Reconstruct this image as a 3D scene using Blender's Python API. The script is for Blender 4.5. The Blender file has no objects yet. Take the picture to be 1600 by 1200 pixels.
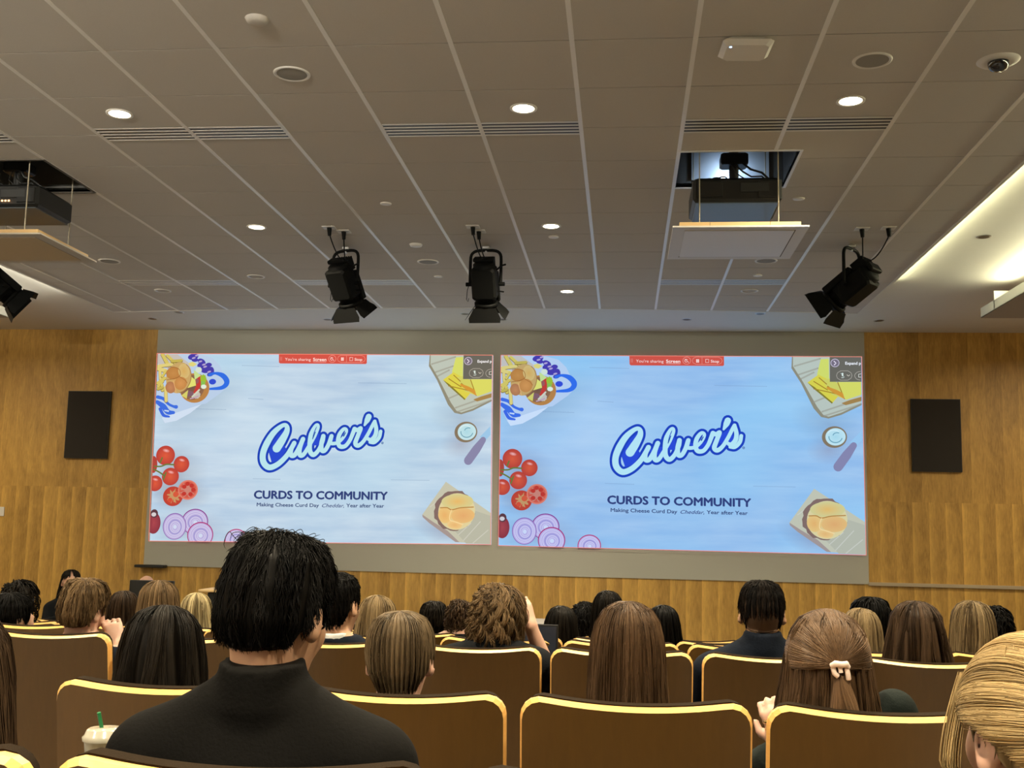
import bpy, math, random
import numpy as np
from mathutils import Vector, Matrix
random.seed(4)
RNG = np.random.default_rng(11)
scn = bpy.context.scene
COL = scn.collection

# ---------------------------------------------------------------- camera
CAM_Z = 1.80
FPX, PITCH, YAW, ROLL = 1729.3, 0.1285, 0.1017, 0.0215
def cam_axes():
    f = np.array([-math.sin(YAW)*math.cos(PITCH), math.cos(YAW)*math.cos(PITCH), math.sin(PITCH)])
    r = np.array([math.cos(YAW), math.sin(YAW), 0.0]); u = np.cross(r, f)
    r2 = r*math.cos(ROLL)+u*math.sin(ROLL); u2 = -r*math.sin(ROLL)+u*math.cos(ROLL)
    return r2, u2, f
_r, _u, _f = cam_axes()
cd = bpy.data.cameras.new('camera'); cam = bpy.data.objects.new('camera', cd); COL.objects.link(cam)
cd.sensor_fit = 'HORIZONTAL'; cd.sensor_width = 36.0; cd.lens = 36.0*FPX/1600.0
cd.clip_start = 0.05; cd.clip_end = 100
M = Matrix(((_r[0], _u[0], -_f[0], 0), (_r[1], _u[1], -_f[1], 0), (_r[2], _u[2], -_f[2], CAM_Z), (0, 0, 0, 1)))
cam.matrix_world = M
scn.camera = cam
# ---------------------------------------------------------------- world, exposure
w = bpy.data.worlds.new('world'); scn.world = w; w.use_nodes = True
w.node_tree.nodes['Background'].inputs[0].default_value = (1.0, 0.88, 0.7, 1)
w.node_tree.nodes['Background'].inputs[1].default_value = 0.0
scn.view_settings.view_transform = 'Standard'; scn.view_settings.look = 'None'
scn.view_settings.exposure = 0.0; scn.view_settings.gamma = 1.0
scn.view_settings.use_curve_mapping = False
# ---------------------------------------------------------------- room lamps (the recessed downlights of the ceiling grid, plus added side fill)
CEIL = 4.21; SOFFIT = 4.28; WALL_Y = 13.85
def area(name, loc, size, power, color, rot=(0, 0, 0), shape='DISK', size_y=None, spread=math.pi):
    l = bpy.data.lights.new(name, 'AREA'); l.shape = shape; l.size = size
    if size_y: l.size_y = size_y
    l.energy = power; l.color = color; l.spread = spread
    o = bpy.data.objects.new(name, l); COL.objects.link(o); o.location = loc; o.rotation_euler = rot
    return o
WARM = (1.0, 0.85, 0.60)
DOWN_LIT = [(-3.025, 6.11), (-0.593, 6.13), (1.25, 6.10), (-3.025, 8.63), (-0.595, 8.655), (-0.589, 11.13)]
DOWN_BACK = [(x, y) for y in (3.55, 1.0, -1.6) for x in (-5.4, -3.025, -0.593, 1.25, 3.6)]
for i, (x, y) in enumerate(DOWN_LIT):
    area('downlight_or_fill_lamp', (x, y, CEIL-0.02), 0.13, 62 if y < 7 else 76, WARM, spread=math.radians(150))
for x, y in DOWN_BACK:
    area('downlight_or_fill_lamp', (x, y, CEIL-0.02), 0.13, 62, WARM, spread=math.radians(100))
for x, y in [(-8.5, 4.0), (-8.5, 8.0), (-8.6, 11.5), (5.2, 4.0), (5.2, 8.0), (5.4, 11.6)]:
    area('downlight_or_fill_lamp', (x, y, SOFFIT-0.02), 0.13, 74, WARM, spread=math.radians(165))  # unseen side lamps, added to brighten the front wall
# cove troughs at the two sides of the ceiling and an added uplight behind the camera
area('cove_or_fill_lamp', (-5.0, -3.6, 3.45), 7.0, 740, (1.0, .92, .78), rot=(math.radians(90+26), 0, 0), shape='RECTANGLE', size_y=.2, spread=math.radians(52))  # unseen fill, added to lift the near part of the ceiling
area('cove_or_fill_lamp', (2.60, 6.7, 4.218), 0.02, 20, (1.0, 0.97, 0.58), rot=(math.pi, math.radians(84), 0), shape='RECTANGLE', size_y=8.4)
area('cove_or_fill_lamp', (-6.04, 7.3, 4.218), 0.02, 26, (1.0, 0.95, 0.78), rot=(math.pi, math.radians(-84), 0), shape='RECTANGLE', size_y=8.4)
area('cove_or_fill_lamp', (3.72, 6.8, 4.150), 0.05, 70, (1.0, 0.95, 0.60), rot=(math.pi, math.radians(-58), 0), shape='RECTANGLE', size_y=8.2)
area('cove_or_fill_lamp', (-6.98, 7.4, 4.150), 0.05, 60, (1.0, 0.93, 0.76), rot=(math.pi, math.radians(58), 0), shape='RECTANGLE', size_y=8.2)

# ================================================================ materials
def srgb(r, g, b):
    def f(c):
        c /= 255.0
        return c/12.92 if c <= 0.04045 else ((c+0.055)/1.055)**2.4
    return (f(r), f(g), f(b), 1.0)
MATS = {}
def mat(name, color, rough=0.6, metal=0.0, noise=0.0, nscale=20.0, bump=0.0, spec=0.5, sss=0.0, coat=0.0):
    if name in MATS: return MATS[name]
    m = bpy.data.materials.new(name); m.use_nodes = True; nt = m.node_tree
    b = nt.nodes['Principled BSDF']
    b.inputs['Base Color'].default_value = color if len(color) == 4 else (*color, 1)
    b.inputs['Roughness'].default_value = rough; b.inputs['Metallic'].default_value = metal
    b.inputs['Specular IOR Level'].default_value = spec
    if sss:
        b.inputs['Subsurface Weight'].default_value = sss
        b.inputs['Subsurface Radius'].default_value = (0.01, 0.004, 0.002)
    if coat: b.inputs['Coat Weight'].default_value = coat
    if noise or bump:
        tc = nt.nodes.new('ShaderNodeTexCoord'); n = nt.nodes.new('ShaderNodeTexNoise')
        n.inputs['Scale'].default_value = nscale; n.inputs['Detail'].default_value = 4
        nt.links.new(tc.outputs['Object'], n.inputs['Vector'])
        if noise:
            mx = nt.nodes.new('ShaderNodeMix'); mx.data_type = 'RGBA'; mx.blend_type = 'MULTIPLY'
            mr = nt.nodes.new('ShaderNodeMapRange'); mr.inputs['To Min'].default_value = 1-noise; mr.inputs['To Max'].default_value = 1+noise*0.5
            nt.links.new(n.outputs['Fac'], mr.inputs['Value'])
            mx.inputs[0].default_value = 1.0
            mx.inputs[6].default_value = b.inputs['Base Color'].default_value[:]
            nt.links.new(mr.outputs['Result'], mx.inputs[7])
            nt.links.new(mx.outputs[2], b.inputs['Base Color'])
        if bump:
            bp = nt.nodes.new('ShaderNodeBump'); bp.inputs['Strength'].default_value = bump; bp.inputs['Distance'].default_value = 0.004
            nt.links.new(n.outputs['Fac'], bp.inputs['Height']); nt.links.new(bp.outputs['Normal'], b.inputs['Normal'])
    MATS[name] = m; return m
def emis(name, color, strength):
    if name in MATS: return MATS[name]
    m = bpy.data.materials.new(name); m.use_nodes = True; nt = m.node_tree; nt.nodes.clear()
    o = nt.nodes.new('ShaderNodeOutputMaterial'); e = nt.nodes.new('ShaderNodeEmission')
    e.inputs[0].default_value = (*color[:3], 1); e.inputs[1].default_value = strength
    nt.links.new(e.outputs[0], o.inputs[0]); MATS[name] = m; return m
def wood(name, dark, light, plank=None, seam_z=None, grain=(3, 3, 0.35), rough=0.45, contrast=1.0):
    """veneer: stretched grain noise, and for the wall vertical strips"""
    if name in MATS: return MATS[name]
    m = bpy.data.materials.new(name); m.use_nodes = True; nt = m.node_tree; N = nt.nodes; L = nt.links
    b = N['Principled BSDF']; b.inputs['Roughness'].default_value = rough
    tc = N.new('ShaderNodeTexCoord'); mp = N.new('ShaderNodeMapping'); mp.inputs['Scale'].default_value = grain
    L.new(tc.outputs['Object'], mp.inputs['Vector'])
    n = N.new('ShaderNodeTexNoise'); n.inputs['Scale'].default_value = 6; n.inputs['Detail'].default_value = 6; n.inputs['Roughness'].default_value = 0.6; n.inputs['Distortion'].default_value = 0.5
    L.new(mp.outputs[0], n.inputs['Vector'])
    fac = n.outputs['Fac']
    def mth(op, a, bb=None, cc=None):
        q = N.new('ShaderNodeMath'); q.operation = op
        for i, v in enumerate((a, bb, cc)):
            if v is None: continue
            if isinstance(v, (int, float)): q.inputs[i].default_value = v
            else: L.new(v, q.inputs[i])
        return q.outputs[0]
    v = mth('MULTIPLY_ADD', fac, 1.3*contrast, 0.5-0.65*contrast)
    if plank:
        sx = N.new('ShaderNodeSeparateXYZ'); L.new(tc.outputs['Object'], sx.inputs[0])
        up = mth('GREATER_THAN', sx.outputs[2], seam_z)
        xs = mth('ADD', sx.outputs[0], mth('MULTIPLY', up, 0.07))
        u = mth('DIVIDE', xs, plank)
        cell = mth('FLOOR', u); fr = mth('FRACT', u)
        wn = N.new('ShaderNodeTexWhiteNoise'); wn.noise_dimensions = '2D'
        cb = N.new('ShaderNodeCombineXYZ'); L.new(cell, cb.inputs[0]); L.new(up, cb.inputs[1]); L.new(cb.outputs[0], wn.inputs['Vector'])
        # strips have a pale edge on one side
        g = mth('MULTIPLY', mth('POWER', mth('SUBTRACT', 1.0, fr), 3.0), mth('SUBTRACT', 0.34, mth('MULTIPLY', up, 0.24)))
        v = mth('ADD', mth('ADD', mth('MULTIPLY', v, 0.55), mth('MULTIPLY', wn.outputs['Value'], 0.22)), g)
        # crown figure: bands across the strips
        n2 = N.new('ShaderNodeTexNoise'); n2.inputs['Scale'].default_value = 2.6; n2.inputs['Detail'].default_value = 5; n2.inputs['Distortion'].default_value = 1.2
        cb2 = N.new('ShaderNodeCombineXYZ'); L.new(mth('MULTIPLY', fr, 0.5), cb2.inputs[0]); L.new(mth('MULTIPLY', mth('FLOOR', mth('DIVIDE', u, 2.0)), 3.7), cb2.inputs[1]); L.new(sx.outputs[2], cb2.inputs[2]); L.new(cb2.outputs[0], n2.inputs['Vector'])
        v = mth('ADD', v, mth('MULTIPLY', mth('SUBTRACT', n2.outputs['Fac'], 0.5), 0.55))
    cr = N.new('ShaderNodeValToRGB'); cr.color_ramp.elements[0].color = dark; cr.color_ramp.elements[1].color = light
    L.new(v, cr.inputs[0]); L.new(cr.outputs[0], b.inputs['Base Color'])
    MATS[name] = m; return m
def hair_mat(name, dark, light, rough=0.42):
    if name in MATS: return MATS[name]
    m = bpy.data.materials.new(name); m.use_nodes = True; nt = m.node_tree; b = nt.nodes['Principled BSDF']
    a = nt.nodes.new('ShaderNodeAttribute'); a.attribute_name = 'shade'
    cr = nt.nodes.new('ShaderNodeValToRGB'); cr.color_ramp.elements[0].color = (*dark, 1); cr.color_ramp.elements[1].color = (*light, 1)
    nt.links.new(a.outputs['Fac'], cr.inputs[0]); nt.links.new(cr.outputs[0], b.inputs['Base Color'])
    b.inputs['Roughness'].default_value = rough; b.inputs['Specular IOR Level'].default_value = 0.10
    MATS[name] = m; return m

# ================================================================ object helpers
def tag(o, label=None, cat=None, group=None, kind=None):
    if label: o['label'] = label
    if cat: o['category'] = cat
    if group: o['group'] = group
    if kind: o['kind'] = kind
    return o
def empty(name, loc, label, cat, group=None, rz=0.0):
    o = bpy.data.objects.new(name, None); COL.objects.link(o); o.empty_display_size = 0.1
    o.location = loc; o.rotation_euler = (0, 0, rz)
    return tag(o, label, cat, group)
def link(name, me, parent=None):
    o = bpy.data.objects.new(name, me); COL.objects.link(o)
    if parent is not None: o.parent = parent
    return o
class MB:
    """collects shapes into one mesh; each call adds vertices and faces"""
    def __init__(s): s.v = []; s.f = []; s.m = []; s.sm = []; s.cur = 0
    def add(s, vs, fs, smooth=False):
        n = len(s.v); s.v += [tuple(map(float, p)) for p in vs]
        s.f += [tuple(n+i for i in f) for f in fs]; s.m += [s.cur]*len(fs); s.sm += [smooth]*len(fs); return s
    def box(s, a, b, bev=0.0, rot=None, piv=(0, 0, 0)):
        (x0, y0, z0), (x1, y1, z1) = a, b
        if bev <= 0:
            vs = [(x, y, z) for z in (z0, z1) for y in (y0, y1) for x in (x0, x1)]
            fs = [(0, 2, 3, 1), (4, 5, 7, 6), (0, 1, 5, 4), (2, 6, 7, 3), (0, 4, 6, 2), (1, 3, 7, 5)]
        else:
            e = bev; vs = []; 
            for z, sh in ((z0, e), (z0+e, 0), (z1-e, 0), (z1, e)):
                X0, X1, Y0, Y1 = x0+sh, x1-sh, y0+sh, y1-sh
                vs += [(X0+e, Y0, z), (X1-e, Y0, z), (X1, Y0+e, z), (X1, Y1-e, z), (X1-e, Y1, z), (X0+e, Y1, z), (X0, Y1-e, z), (X0, Y0+e, z)]
            fs = [tuple(range(7, -1, -1)), tuple(range(24, 32))]
            for k in range(3):
                for i in range(8): fs.append((k*8+i, k*8+(i+1) % 8, (k+1)*8+(i+1) % 8, (k+1)*8+i))
        if rot is not None:
            R = rot.to_3x3() if hasattr(rot, 'to_3x3') else rot; P = Vector(piv)
            vs = [tuple(R @ (Vector(p)-P) + P) for p in vs]
        return s.add(vs, fs)
    def tube(s, pts, r, seg=8, caps=True, closed=False):
        pts = [Vector(p) for p in pts]; n = len(pts); rr = r if isinstance(r, (list, tuple)) else [r]*n
        vs = []; prev = None
        for i, p in enumerate(pts):
            if closed: t = pts[(i+1) % n]-pts[i-1]
            else: t = pts[min(i+1, n-1)]-pts[max(i-1, 0)]
            if t.length < 1e-9: t = Vector((0, 0, 1))
            t.normalize()
            if prev is None:
                a = Vector((0, 0, 1)) if abs(t.z) < 0.9 else Vector((1, 0, 0)); u = t.cross(a).normalized()
            else: u = (prev-t*prev.dot(t)).normalized()
            prev = u; v = t.cross(u)
            for k in range(seg):
                an = 2*math.pi*k/seg; vs.append(p+(u*math.cos(an)+v*math.sin(an))*rr[i])
        fs = []
        for i in range(n if closed else n-1):
            j = (i+1) % n
            for k in range(seg): fs.append((i*seg+k, i*seg+(k+1) % seg, j*seg+(k+1) % seg, j*seg+k))
        s.add(vs, fs, True)
        if caps and not closed:
            s.add([vs[k] for k in range(seg)], [tuple(range(seg-1, -1, -1))]); s.add([vs[(n-1)*seg+k] for k in range(seg)], [tuple(range(seg))])
        return s
    def lathe(s, prof, c=(0, 0, 0), seg=32, axis='z', sx=1.0, sy=1.0):
        vs = []
        for r, z in prof:
            for k in range(seg):
                a = 2*math.pi*k/seg; p = (r*math.cos(a)*sx, r*math.sin(a)*sy, z)
                if axis == 'y': p = (p[0], p[2], p[1])
                if axis == 'x': p = (p[2], p[0], p[1])
                vs.append((c[0]+p[0], c[1]+p[1], c[2]+p[2]))
        fs = []
        for i in range(len(prof)-1):
            for k in range(seg): fs.append((i*seg+k, i*seg+(k+1) % seg, (i+1)*seg+(k+1) % seg, (i+1)*seg+k))
        return s.add(vs, fs, True)
    def prism(s, poly, t, o, ax, ay, an):
        """polygon in plane (o,ax,ay), thickness t along an"""
        o, ax, ay, an = map(Vector, (o, ax, ay, an))
        n = len(poly); a = [o+ax*x+ay*y for x, y in poly]; b = [p+an*t for p in a]
        return s.add(a+b, [tuple(range(n-1, -1, -1)), tuple(range(n, 2*n))]+[(i, (i+1) % n, n+(i+1) % n, n+i) for i in range(n)])
    def build(s, name, mats, parent=None):
        me = bpy.data.meshes.new(name); me.from_pydata(s.v, [], s.f)
        for m in (mats if isinstance(mats, (list, tuple)) else [mats]): me.materials.append(m)
        me.polygons.foreach_set('material_index', s.m); me.polygons.foreach_set('use_smooth', s.sm); me.update()
        return link(name, me, parent)
def struct(name, mb, m): return tag(mb.build(name, m), kind='structure')
def copy_tree(o, parent=None):
    c = o.copy(); COL.objects.link(c)
    if parent is not None: c.parent = parent
    for ch in list(o.children): copy_tree(ch, c)
    return c

# ================================================================ shared materials
m_tile = mat('ceiling_tile', (0.56, 0.53, 0.485), 0.85, noise=0.10, nscale=260, bump=0.15)
m_gap = mat('ceiling_gap', (0.10, 0.09, 0.075), 0.9)
m_tbar = mat('painted_t_bar', (0.80, 0.79, 0.77), 0.32)
m_plaster = mat('white_plaster', (0.68, 0.66, 0.61), 0.7, noise=0.03, nscale=8)
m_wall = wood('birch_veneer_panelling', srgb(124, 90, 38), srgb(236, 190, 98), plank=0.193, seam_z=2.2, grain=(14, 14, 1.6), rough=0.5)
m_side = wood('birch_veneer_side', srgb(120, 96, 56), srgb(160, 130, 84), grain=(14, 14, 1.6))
m_screen = mat('matte_screen_paint', (0.44, 0.45, 0.40), 0.85)
m_black = mat('black_metal', (0.012, 0.013, 0.013), 0.42)
m_blackmatte = mat('black_cloth', (0.022, 0.018, 0.014), 0.9)
m_white = mat('white_plastic', (0.72, 0.70, 0.66), 0.4)
m_grille = mat('perforated_grille', (0.30, 0.29, 0.26), 0.7)
m_steel = mat('galvanised_steel', (0.55, 0.55, 0.54), 0.35, metal=0.9)
m_seatwood = wood('seat_back_veneer', srgb(80, 56, 22), srgb(98, 70, 30), grain=(9, 9, 0.8), rough=0.38, contrast=0.8)
m_ply = wood('blonde_ply_edge', srgb(222, 168, 88), srgb(244, 200, 122), grain=(2, 2, 40), rough=0.35, contrast=0.7)
m_uph = mat('brown_upholstery', (0.018, 0.011, 0.005), 0.95, spec=.1, noise=0.4, nscale=400, bump=0.4)
m_carpet = mat('dark_carpet', (0.12, 0.125, 0.13), 1.0, noise=0.4, nscale=60)
m_batten = mat('pale_timber_batten', srgb(228, 196, 140), 0.5)
m_glow = emis('lamp_glow', (1.0, 0.86, 0.60), 14.0)
m_glow_cove = emis('cove_tube', (1.0, 0.95, 0.65), 6.0)

# ================================================================ room shell
XL, XR, YB = -9.6, 6.2, -4.0
FLOOR = [(-4.0, .82), (1.2, .52), (1.6, .50), (2.7, .435), (4.3, .378), (5.2, .316), (6.1, .24), (6.95, .16), (7.8, .09), (8.7, .0), (14.2, .0)]
def floor_z(y):
    return float(np.interp(y, [a for a, b in FLOOR], [b for a, b in FLOOR]))
mb = MB(); vs = []
for y, z in FLOOR: vs += [(XL, y, z), (XR, y, z), (XL, y, z-.12), (XR, y, z-.12)]
fs = []
for i in range(len(FLOOR)-1):
    a = i*4; b = a+4
    fs += [(a, a+1, b+1, b), (a+2, b+2, b+3, a+3)]
mb.add(vs, fs); struct('floor', mb, m_carpet)
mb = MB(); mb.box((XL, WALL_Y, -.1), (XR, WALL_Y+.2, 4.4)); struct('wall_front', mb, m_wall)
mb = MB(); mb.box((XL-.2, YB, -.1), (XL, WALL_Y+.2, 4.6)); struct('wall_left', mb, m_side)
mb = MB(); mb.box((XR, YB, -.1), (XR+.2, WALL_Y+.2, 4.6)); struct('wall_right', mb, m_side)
mb = MB(); mb.box((XL-.2, YB-.2, -.1), (XR+.2, YB, 4.6)); struct('wall_back', mb, m_side)
mb = MB(); mb.box((2.94, WALL_Y-.03, 1.195), (XR, WALL_Y, 1.235)); struct('trim_1', mb, mat('satin_reveal', (0.55, 0.47, 0.34), 0.35, metal=0.4))
# plaster ceiling (around and behind the tile field) with openings only where the lifts are (above the tiles)
TX0, TX1 = -5.98, 2.545
def tile_front(x):
    u = (x+1.72)/4.27
    return 12.0+0.28*min(1.0, u*u)
mb = MB()
NX = 24; xs = np.linspace(TX0, TX1, NX+1)
mb.box((XL, YB, SOFFIT), (TX0, WALL_Y+.1, SOFFIT+.1)); mb.box((TX1, YB, SOFFIT), (XR, WALL_Y+.1, SOFFIT+.1))
for i in range(NX):
    a, b = xs[i], xs[i+1]; ya, yb_ = tile_front(a), tile_front(b)
    mb.prism([(a, ya), (b, yb_), (b, WALL_Y+.1), (a, WALL_Y+.1)], .1, (0, 0, SOFFIT), (1, 0, 0), (0, 1, 0), (0, 0, 1))
    mb.prism([(a, ya), (b, yb_), (b, yb_+.03), (a, ya+.03)], .09, (0, 0, CEIL-.004), (1, 0, 0), (0, 1, 0), (0, 0, 1))
mb.box((TX0-.03, YB, CEIL-.004), (TX0, 12.28, SOFFIT)); mb.box((TX1, YB, CEIL-.004), (TX1+.03, 12.28, SOFFIT))
struct('ceiling', mb, m_plaster)
# roof slab over the plenum
mb = MB(); mb.box((XL-.2, YB-.2, 5.1), (XR+.2, WALL_Y+.3, 5.2)); 
struct('trim_2', mb, mat('plenum_slab', (0.16, 0.15, 0.14), 0.9))
# tiles
GX0, GY0, G = -0.2728, 5.246, 0.61
OPEN = [(0.343, 6.92, 1.100, 7.67), (-4.70, 6.92, -3.945, 7.635)]
def minus(rects, hole):
    out = []
    hx0, hy0, hx1, hy1 = hole
    for (x0, y0, x1, y1) in rects:
        if hx0 >= x1 or hx1 <= x0 or hy0 >= y1 or hy1 <= y0: out.append((x0, y0, x1, y1)); continue
        if y0 < hy0: out.append((x0, y0, x1, hy0))
        if y1 > hy1: out.append((x0, hy1, x1, y1))
        yy0, yy1 = max(y0, hy0), min(y1, hy1)
        if x0 < hx0: out.append((x0, yy0, hx0, yy1))
        if x1 > hx1: out.append((hx1, yy0, x1, yy1))
    return out
mb = MB()
for i in range(-10, 6):
    for j in range(-16, 13):
        x0, x1 = GX0+i*G+.010, GX0+(i+1)*G-.010; y0, y1 = GY0+j*G+.004, GY0+(j+1)*G-.004
        x0, x1 = max(x0, TX0), min(x1, TX1); 
        if x1-x0 < .02 or y0 > 12.25 or y1 < YB: continue
        ym = tile_front((x0+x1)/2)
        if y0 > ym-.01: continue
        if y1 > min(tile_front(x0), tile_front(x1)):
            mb.prism([(x0, y0), (x1, y0), (x1, max(tile_front(x1), y0+.01)), (x0, max(tile_front(x0), y0+.01))], .02, (0, 0, CEIL), (1, 0, 0), (0, 1, 0), (0, 0, 1)); continue
        rs = [(x0, y0, x1, y1)]
        for h in OPEN: rs = minus(rs, h)
        for r in rs: mb.box((r[0], r[1], CEIL), (r[2], r[3], CEIL+.02))
struct('ceiling_1', mb, m_tile)
mb = MB()
rs = [(TX0, YB, TX1, 11.98)]
for h in OPEN: rs = minus(rs, h)
for r in rs: mb.box((r[0], r[1], CEIL+.021), (r[2], r[3], CEIL+.03))
for i in range(NX):
    a, b = xs[i], xs[i+1]
    mb.prism([(a, 11.98), (b, 11.98), (b, tile_front(b)), (a, tile_front(a))], .009, (0, 0, CEIL+.021), (1, 0, 0), (0, 1, 0), (0, 0, 1))
struct('ceiling_2', mb, m_gap)
mb = MB()
for i in range(-9, 5):
    x = GX0+i*G
    if x < TX0 or x > TX1: continue
    segs = [(YB, tile_front(x))]
    for (hx0, hy0, hx1, hy1) in OPEN:
        if hx0-.005 < x < hx1+.005 and not abs(x-hx0) < .012: segs = [(YB, hy0), (hy1, tile_front(x))]
    for a, b in segs: mb.box((x-.0125, a, CEIL-.003), (x+.0125, b, CEIL+.021))
struct('trim_3', mb, m_tbar)

# ================================================================ ceiling fittings
def downlight(x, y, lit, label, z=CEIL, r=.079, group=None):
    t = empty('recessed_downlight', (x, y, z), label, 'ceiling light', group)
    MB().lathe([(r*.80, -.004), (r*.86, -.007), (r, -.006), (r*1.01, .0), (r*.8, .0), (r*.80, -.004)]).build('trim_ring', m_white, t)
    MB().lathe([(r*.80, -.004), (r*.74, .012), (r*.70, .014)]).build('reflector', m_steel, t)
    mbx = MB(); mbx.lathe([(r*.78, -.0042), (r*.5, -.009), (.0001, -.011)] if lit else [(r*.72, .010), (.0001, .012)])
    mbx.build('lens', m_glow if lit else m_grille, t)
    return t
names = ['round lit downlight at the left, before the first left air slot', 'round lit downlight above the middle air slot near the top of the ceiling', 'round lit downlight before the right air slot, below the round grey speaker',
         'round lit downlight in the left half, second one back', 'round lit downlight in the middle, second one back', 'smallest round lit downlight, farthest back near the front soffit']
for (x, y), lb in zip(DOWN_LIT, names): downlight(x, y, True, lb)
for (x, y, lb) in ((-3.64, 10.44, 'unlit round downlight with silver reflector left of the spotlights'), (-4.882, 11.10, 'dim unlit round downlight beyond the far left air slot'),
                   (1.248, 11.10, 'unlit round downlight beyond the far right air slot')):
    downlight(x, y, False, lb, r=.088)
k = 0
for (x, y, lb) in ((-5.85, 13.07, 'leftmost little downlight in the white front soffit'), (-5.34, 12.65, 'little downlight at the soffit edge, left end'), (-3.63, 13.08, 'little soffit downlight above the left slide, left of the spotlights'),
                   (-1.87, 12.70, 'little downlight at the soffit edge behind the middle spotlight'), (-1.46, 13.05, 'little soffit downlight above the gap between the two slides'), (0.73, 13.02, 'little soffit downlight above the right slide'),
                   (1.544, 12.66, 'little downlight at the soffit edge above the right slide'), (2.95, 13.07, 'little soffit downlight above the right end of the screen'), (2.97, 9.32, 'little downlight in the bright plaster beside the cove')):
    t = empty('soffit_downlight', (x, y, SOFFIT), lb, 'ceiling light', 'small round downlights in the white plaster')
    MB().lathe([(.035, -.002), (.055, -.005), (.062, 0)], seg=20).build('trim_ring', m_steel, t)
    MB().lathe([(.044, -.0052), (.0001, -.0056)], seg=20).build('lens', mat('dark_lens', (.05, .05, .05), .3), t)
for (x, y, lb) in ((-1.804, 5.58, 'round grey ceiling speaker near the top left'), (1.251, 5.56, 'round grey ceiling speaker at the top right beside the dome camera'), (-1.807, 9.85, 'small looking round speaker between the two middle spotlights'),
                   (1.254, 9.84, 'round ceiling speaker behind the lowered right projector panel'), (-4.846, 9.79, 'dim round ceiling speaker at the left beyond the left projector panel')):
    t = empty('ceiling_speaker', (x, y, CEIL), lb, 'speaker', 'round ceiling speakers')
    MB().lathe([(.080, -.003), (.090, -.008), (.098, -.006), (.100, 0)]).build('rim', m_white, t)
    MB().lathe([(.084, -.004), (.05, -.006), (.0001, -.007)]).build('grille', m_grille, t)
for (x, y, lb) in ((-1.806, 8.0, 'white sprinkler cover disc left of the middle downlight'), (-1.812, 10.45, 'white cover disc in front of the middle left grid lines near the far slot'), (1.251, 7.96, 'white cover disc right of the open projector hatch'), (1.249, 10.42, 'white cover disc behind the right projector panel'),
                   (-0.595, 8.99, 'faint cover disc just beyond the middle downlight')):
    mbx = MB(); mbx.lathe([(.0001, -.008), (.03, -.008), (.042, -.005), (.043, 0)], seg=24)
    o = mbx.build('sprinkler_cover', m_white); o.location = (x, y, CEIL); tag(o, lb, 'sprinkler cover', 'white sprinkler cover discs')
for (x, y, lb) in ((-1.803, 9.22, 'white ring detector on the ceiling between the left and middle spotlights'), (-1.78, 4.93, 'pale smoke detector at the top of the picture, left')):
    t = empty('smoke_detector', (x, y, CEIL), lb, 'smoke detector')
    MB().lathe([(.0001, -.022), (.03, -.022), (.05, -.016), (.058, 0)], seg=28).build('housing', m_white if y > 6 else m_tile, t)
# dome camera
t = empty('dome_camera', (1.885, 5.6, CEIL), 'dark glass dome security camera in a white ring at the top right', 'security camera')
MB().lathe([(.052, -.01), (.07, -.012), (.095, -.008), (.105, 0)]).build('mounting_ring', m_white, t)
MB().lathe([(.052, -.008), (.050, -.03), (.038, -.047), (.018, -.056), (.0001, -.058)]).build('dome', mat('smoked_glass', (0.01, 0.013, 0.02), 0.06, coat=1.0), t)
# access point
t = empty('wireless_access_point', (0.589, 5.34, CEIL), 'white rounded wireless access point with a tiny blue light', 'access point', rz=0.06)
MB().box((-.125, -.115, -.045), (.125, .115, 0), bev=.022).build('housing', m_white, t)
MB().lathe([(.0001, -.0465), (.006, -.0465), (.006, -.0445)], c=(-.085, -.07, 0), seg=12).build('status_light', emis('blue_led', (0.25, 0.5, 1.0), 9), t)
# slot diffusers
def slot(x0, x1, y0, lb, depth=.22, bright=False):
    t = empty('air_slot_diffuser', ((x0+x1)/2, y0, CEIL), lb, 'air vent', 'linear slot air diffusers')
    hw = (x1-x0)/2-.013
    MB().box((-hw, 0, -.0015), (hw, depth, .0)).build('backing', m_black, t)
    mbx = MB()
    for q in range(5):
        yy = q*(depth-.018)/4
        mbx.box((-hw, yy, -.0035), (hw, yy+.018, -.0015))
    mbx.build('slats', m_tbar if bright else m_white, t)
for (x0, x1, y, lb) in ((-3.32, -2.71, 6.35, 'left half of the left air slot by the left lit downlight'), (-2.71, -2.10, 6.35, 'right half of the left air slot'), (-1.49, -.883, 6.35, 'left half of the middle air slot'), (-.883, -.273, 6.35, 'right half of the middle air slot below the middle downlight'),
                        (.337, .947, 6.35, 'left half of the right air slot before the projector hatch'), (.947, 1.557, 6.35, 'right half of the right air slot'), (-4.54, -3.93, 6.35, 'air slot cut off by the left edge of the picture')):
    slot(x0, x1, y, lb)
for (x0, x1, y, lb) in ((-5.15, -4.54, 10.6, 'far air slot at the left end, the dark one'), (-4.54, -3.93, 10.6, 'second far air slot from the left'), (-3.32, -2.71, 10.6, 'far air slot left of the left middle spotlight'), (-2.71, -2.10, 10.6, 'far air slot right of the left middle spotlight'), (-1.49, -.883, 10.6, 'far air slot behind the middle spotlight'), (-.883, -.273, 10.6, 'far air slot before the smallest lit downlight'),
                        (.337, .947, 10.6, 'far air slot below the lowered projector panel, left half'), (.947, 1.557, 10.6, 'far air slot below the lowered projector panel, right half')):
    slot(x0, x1, y, lb, bright=True)

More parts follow.
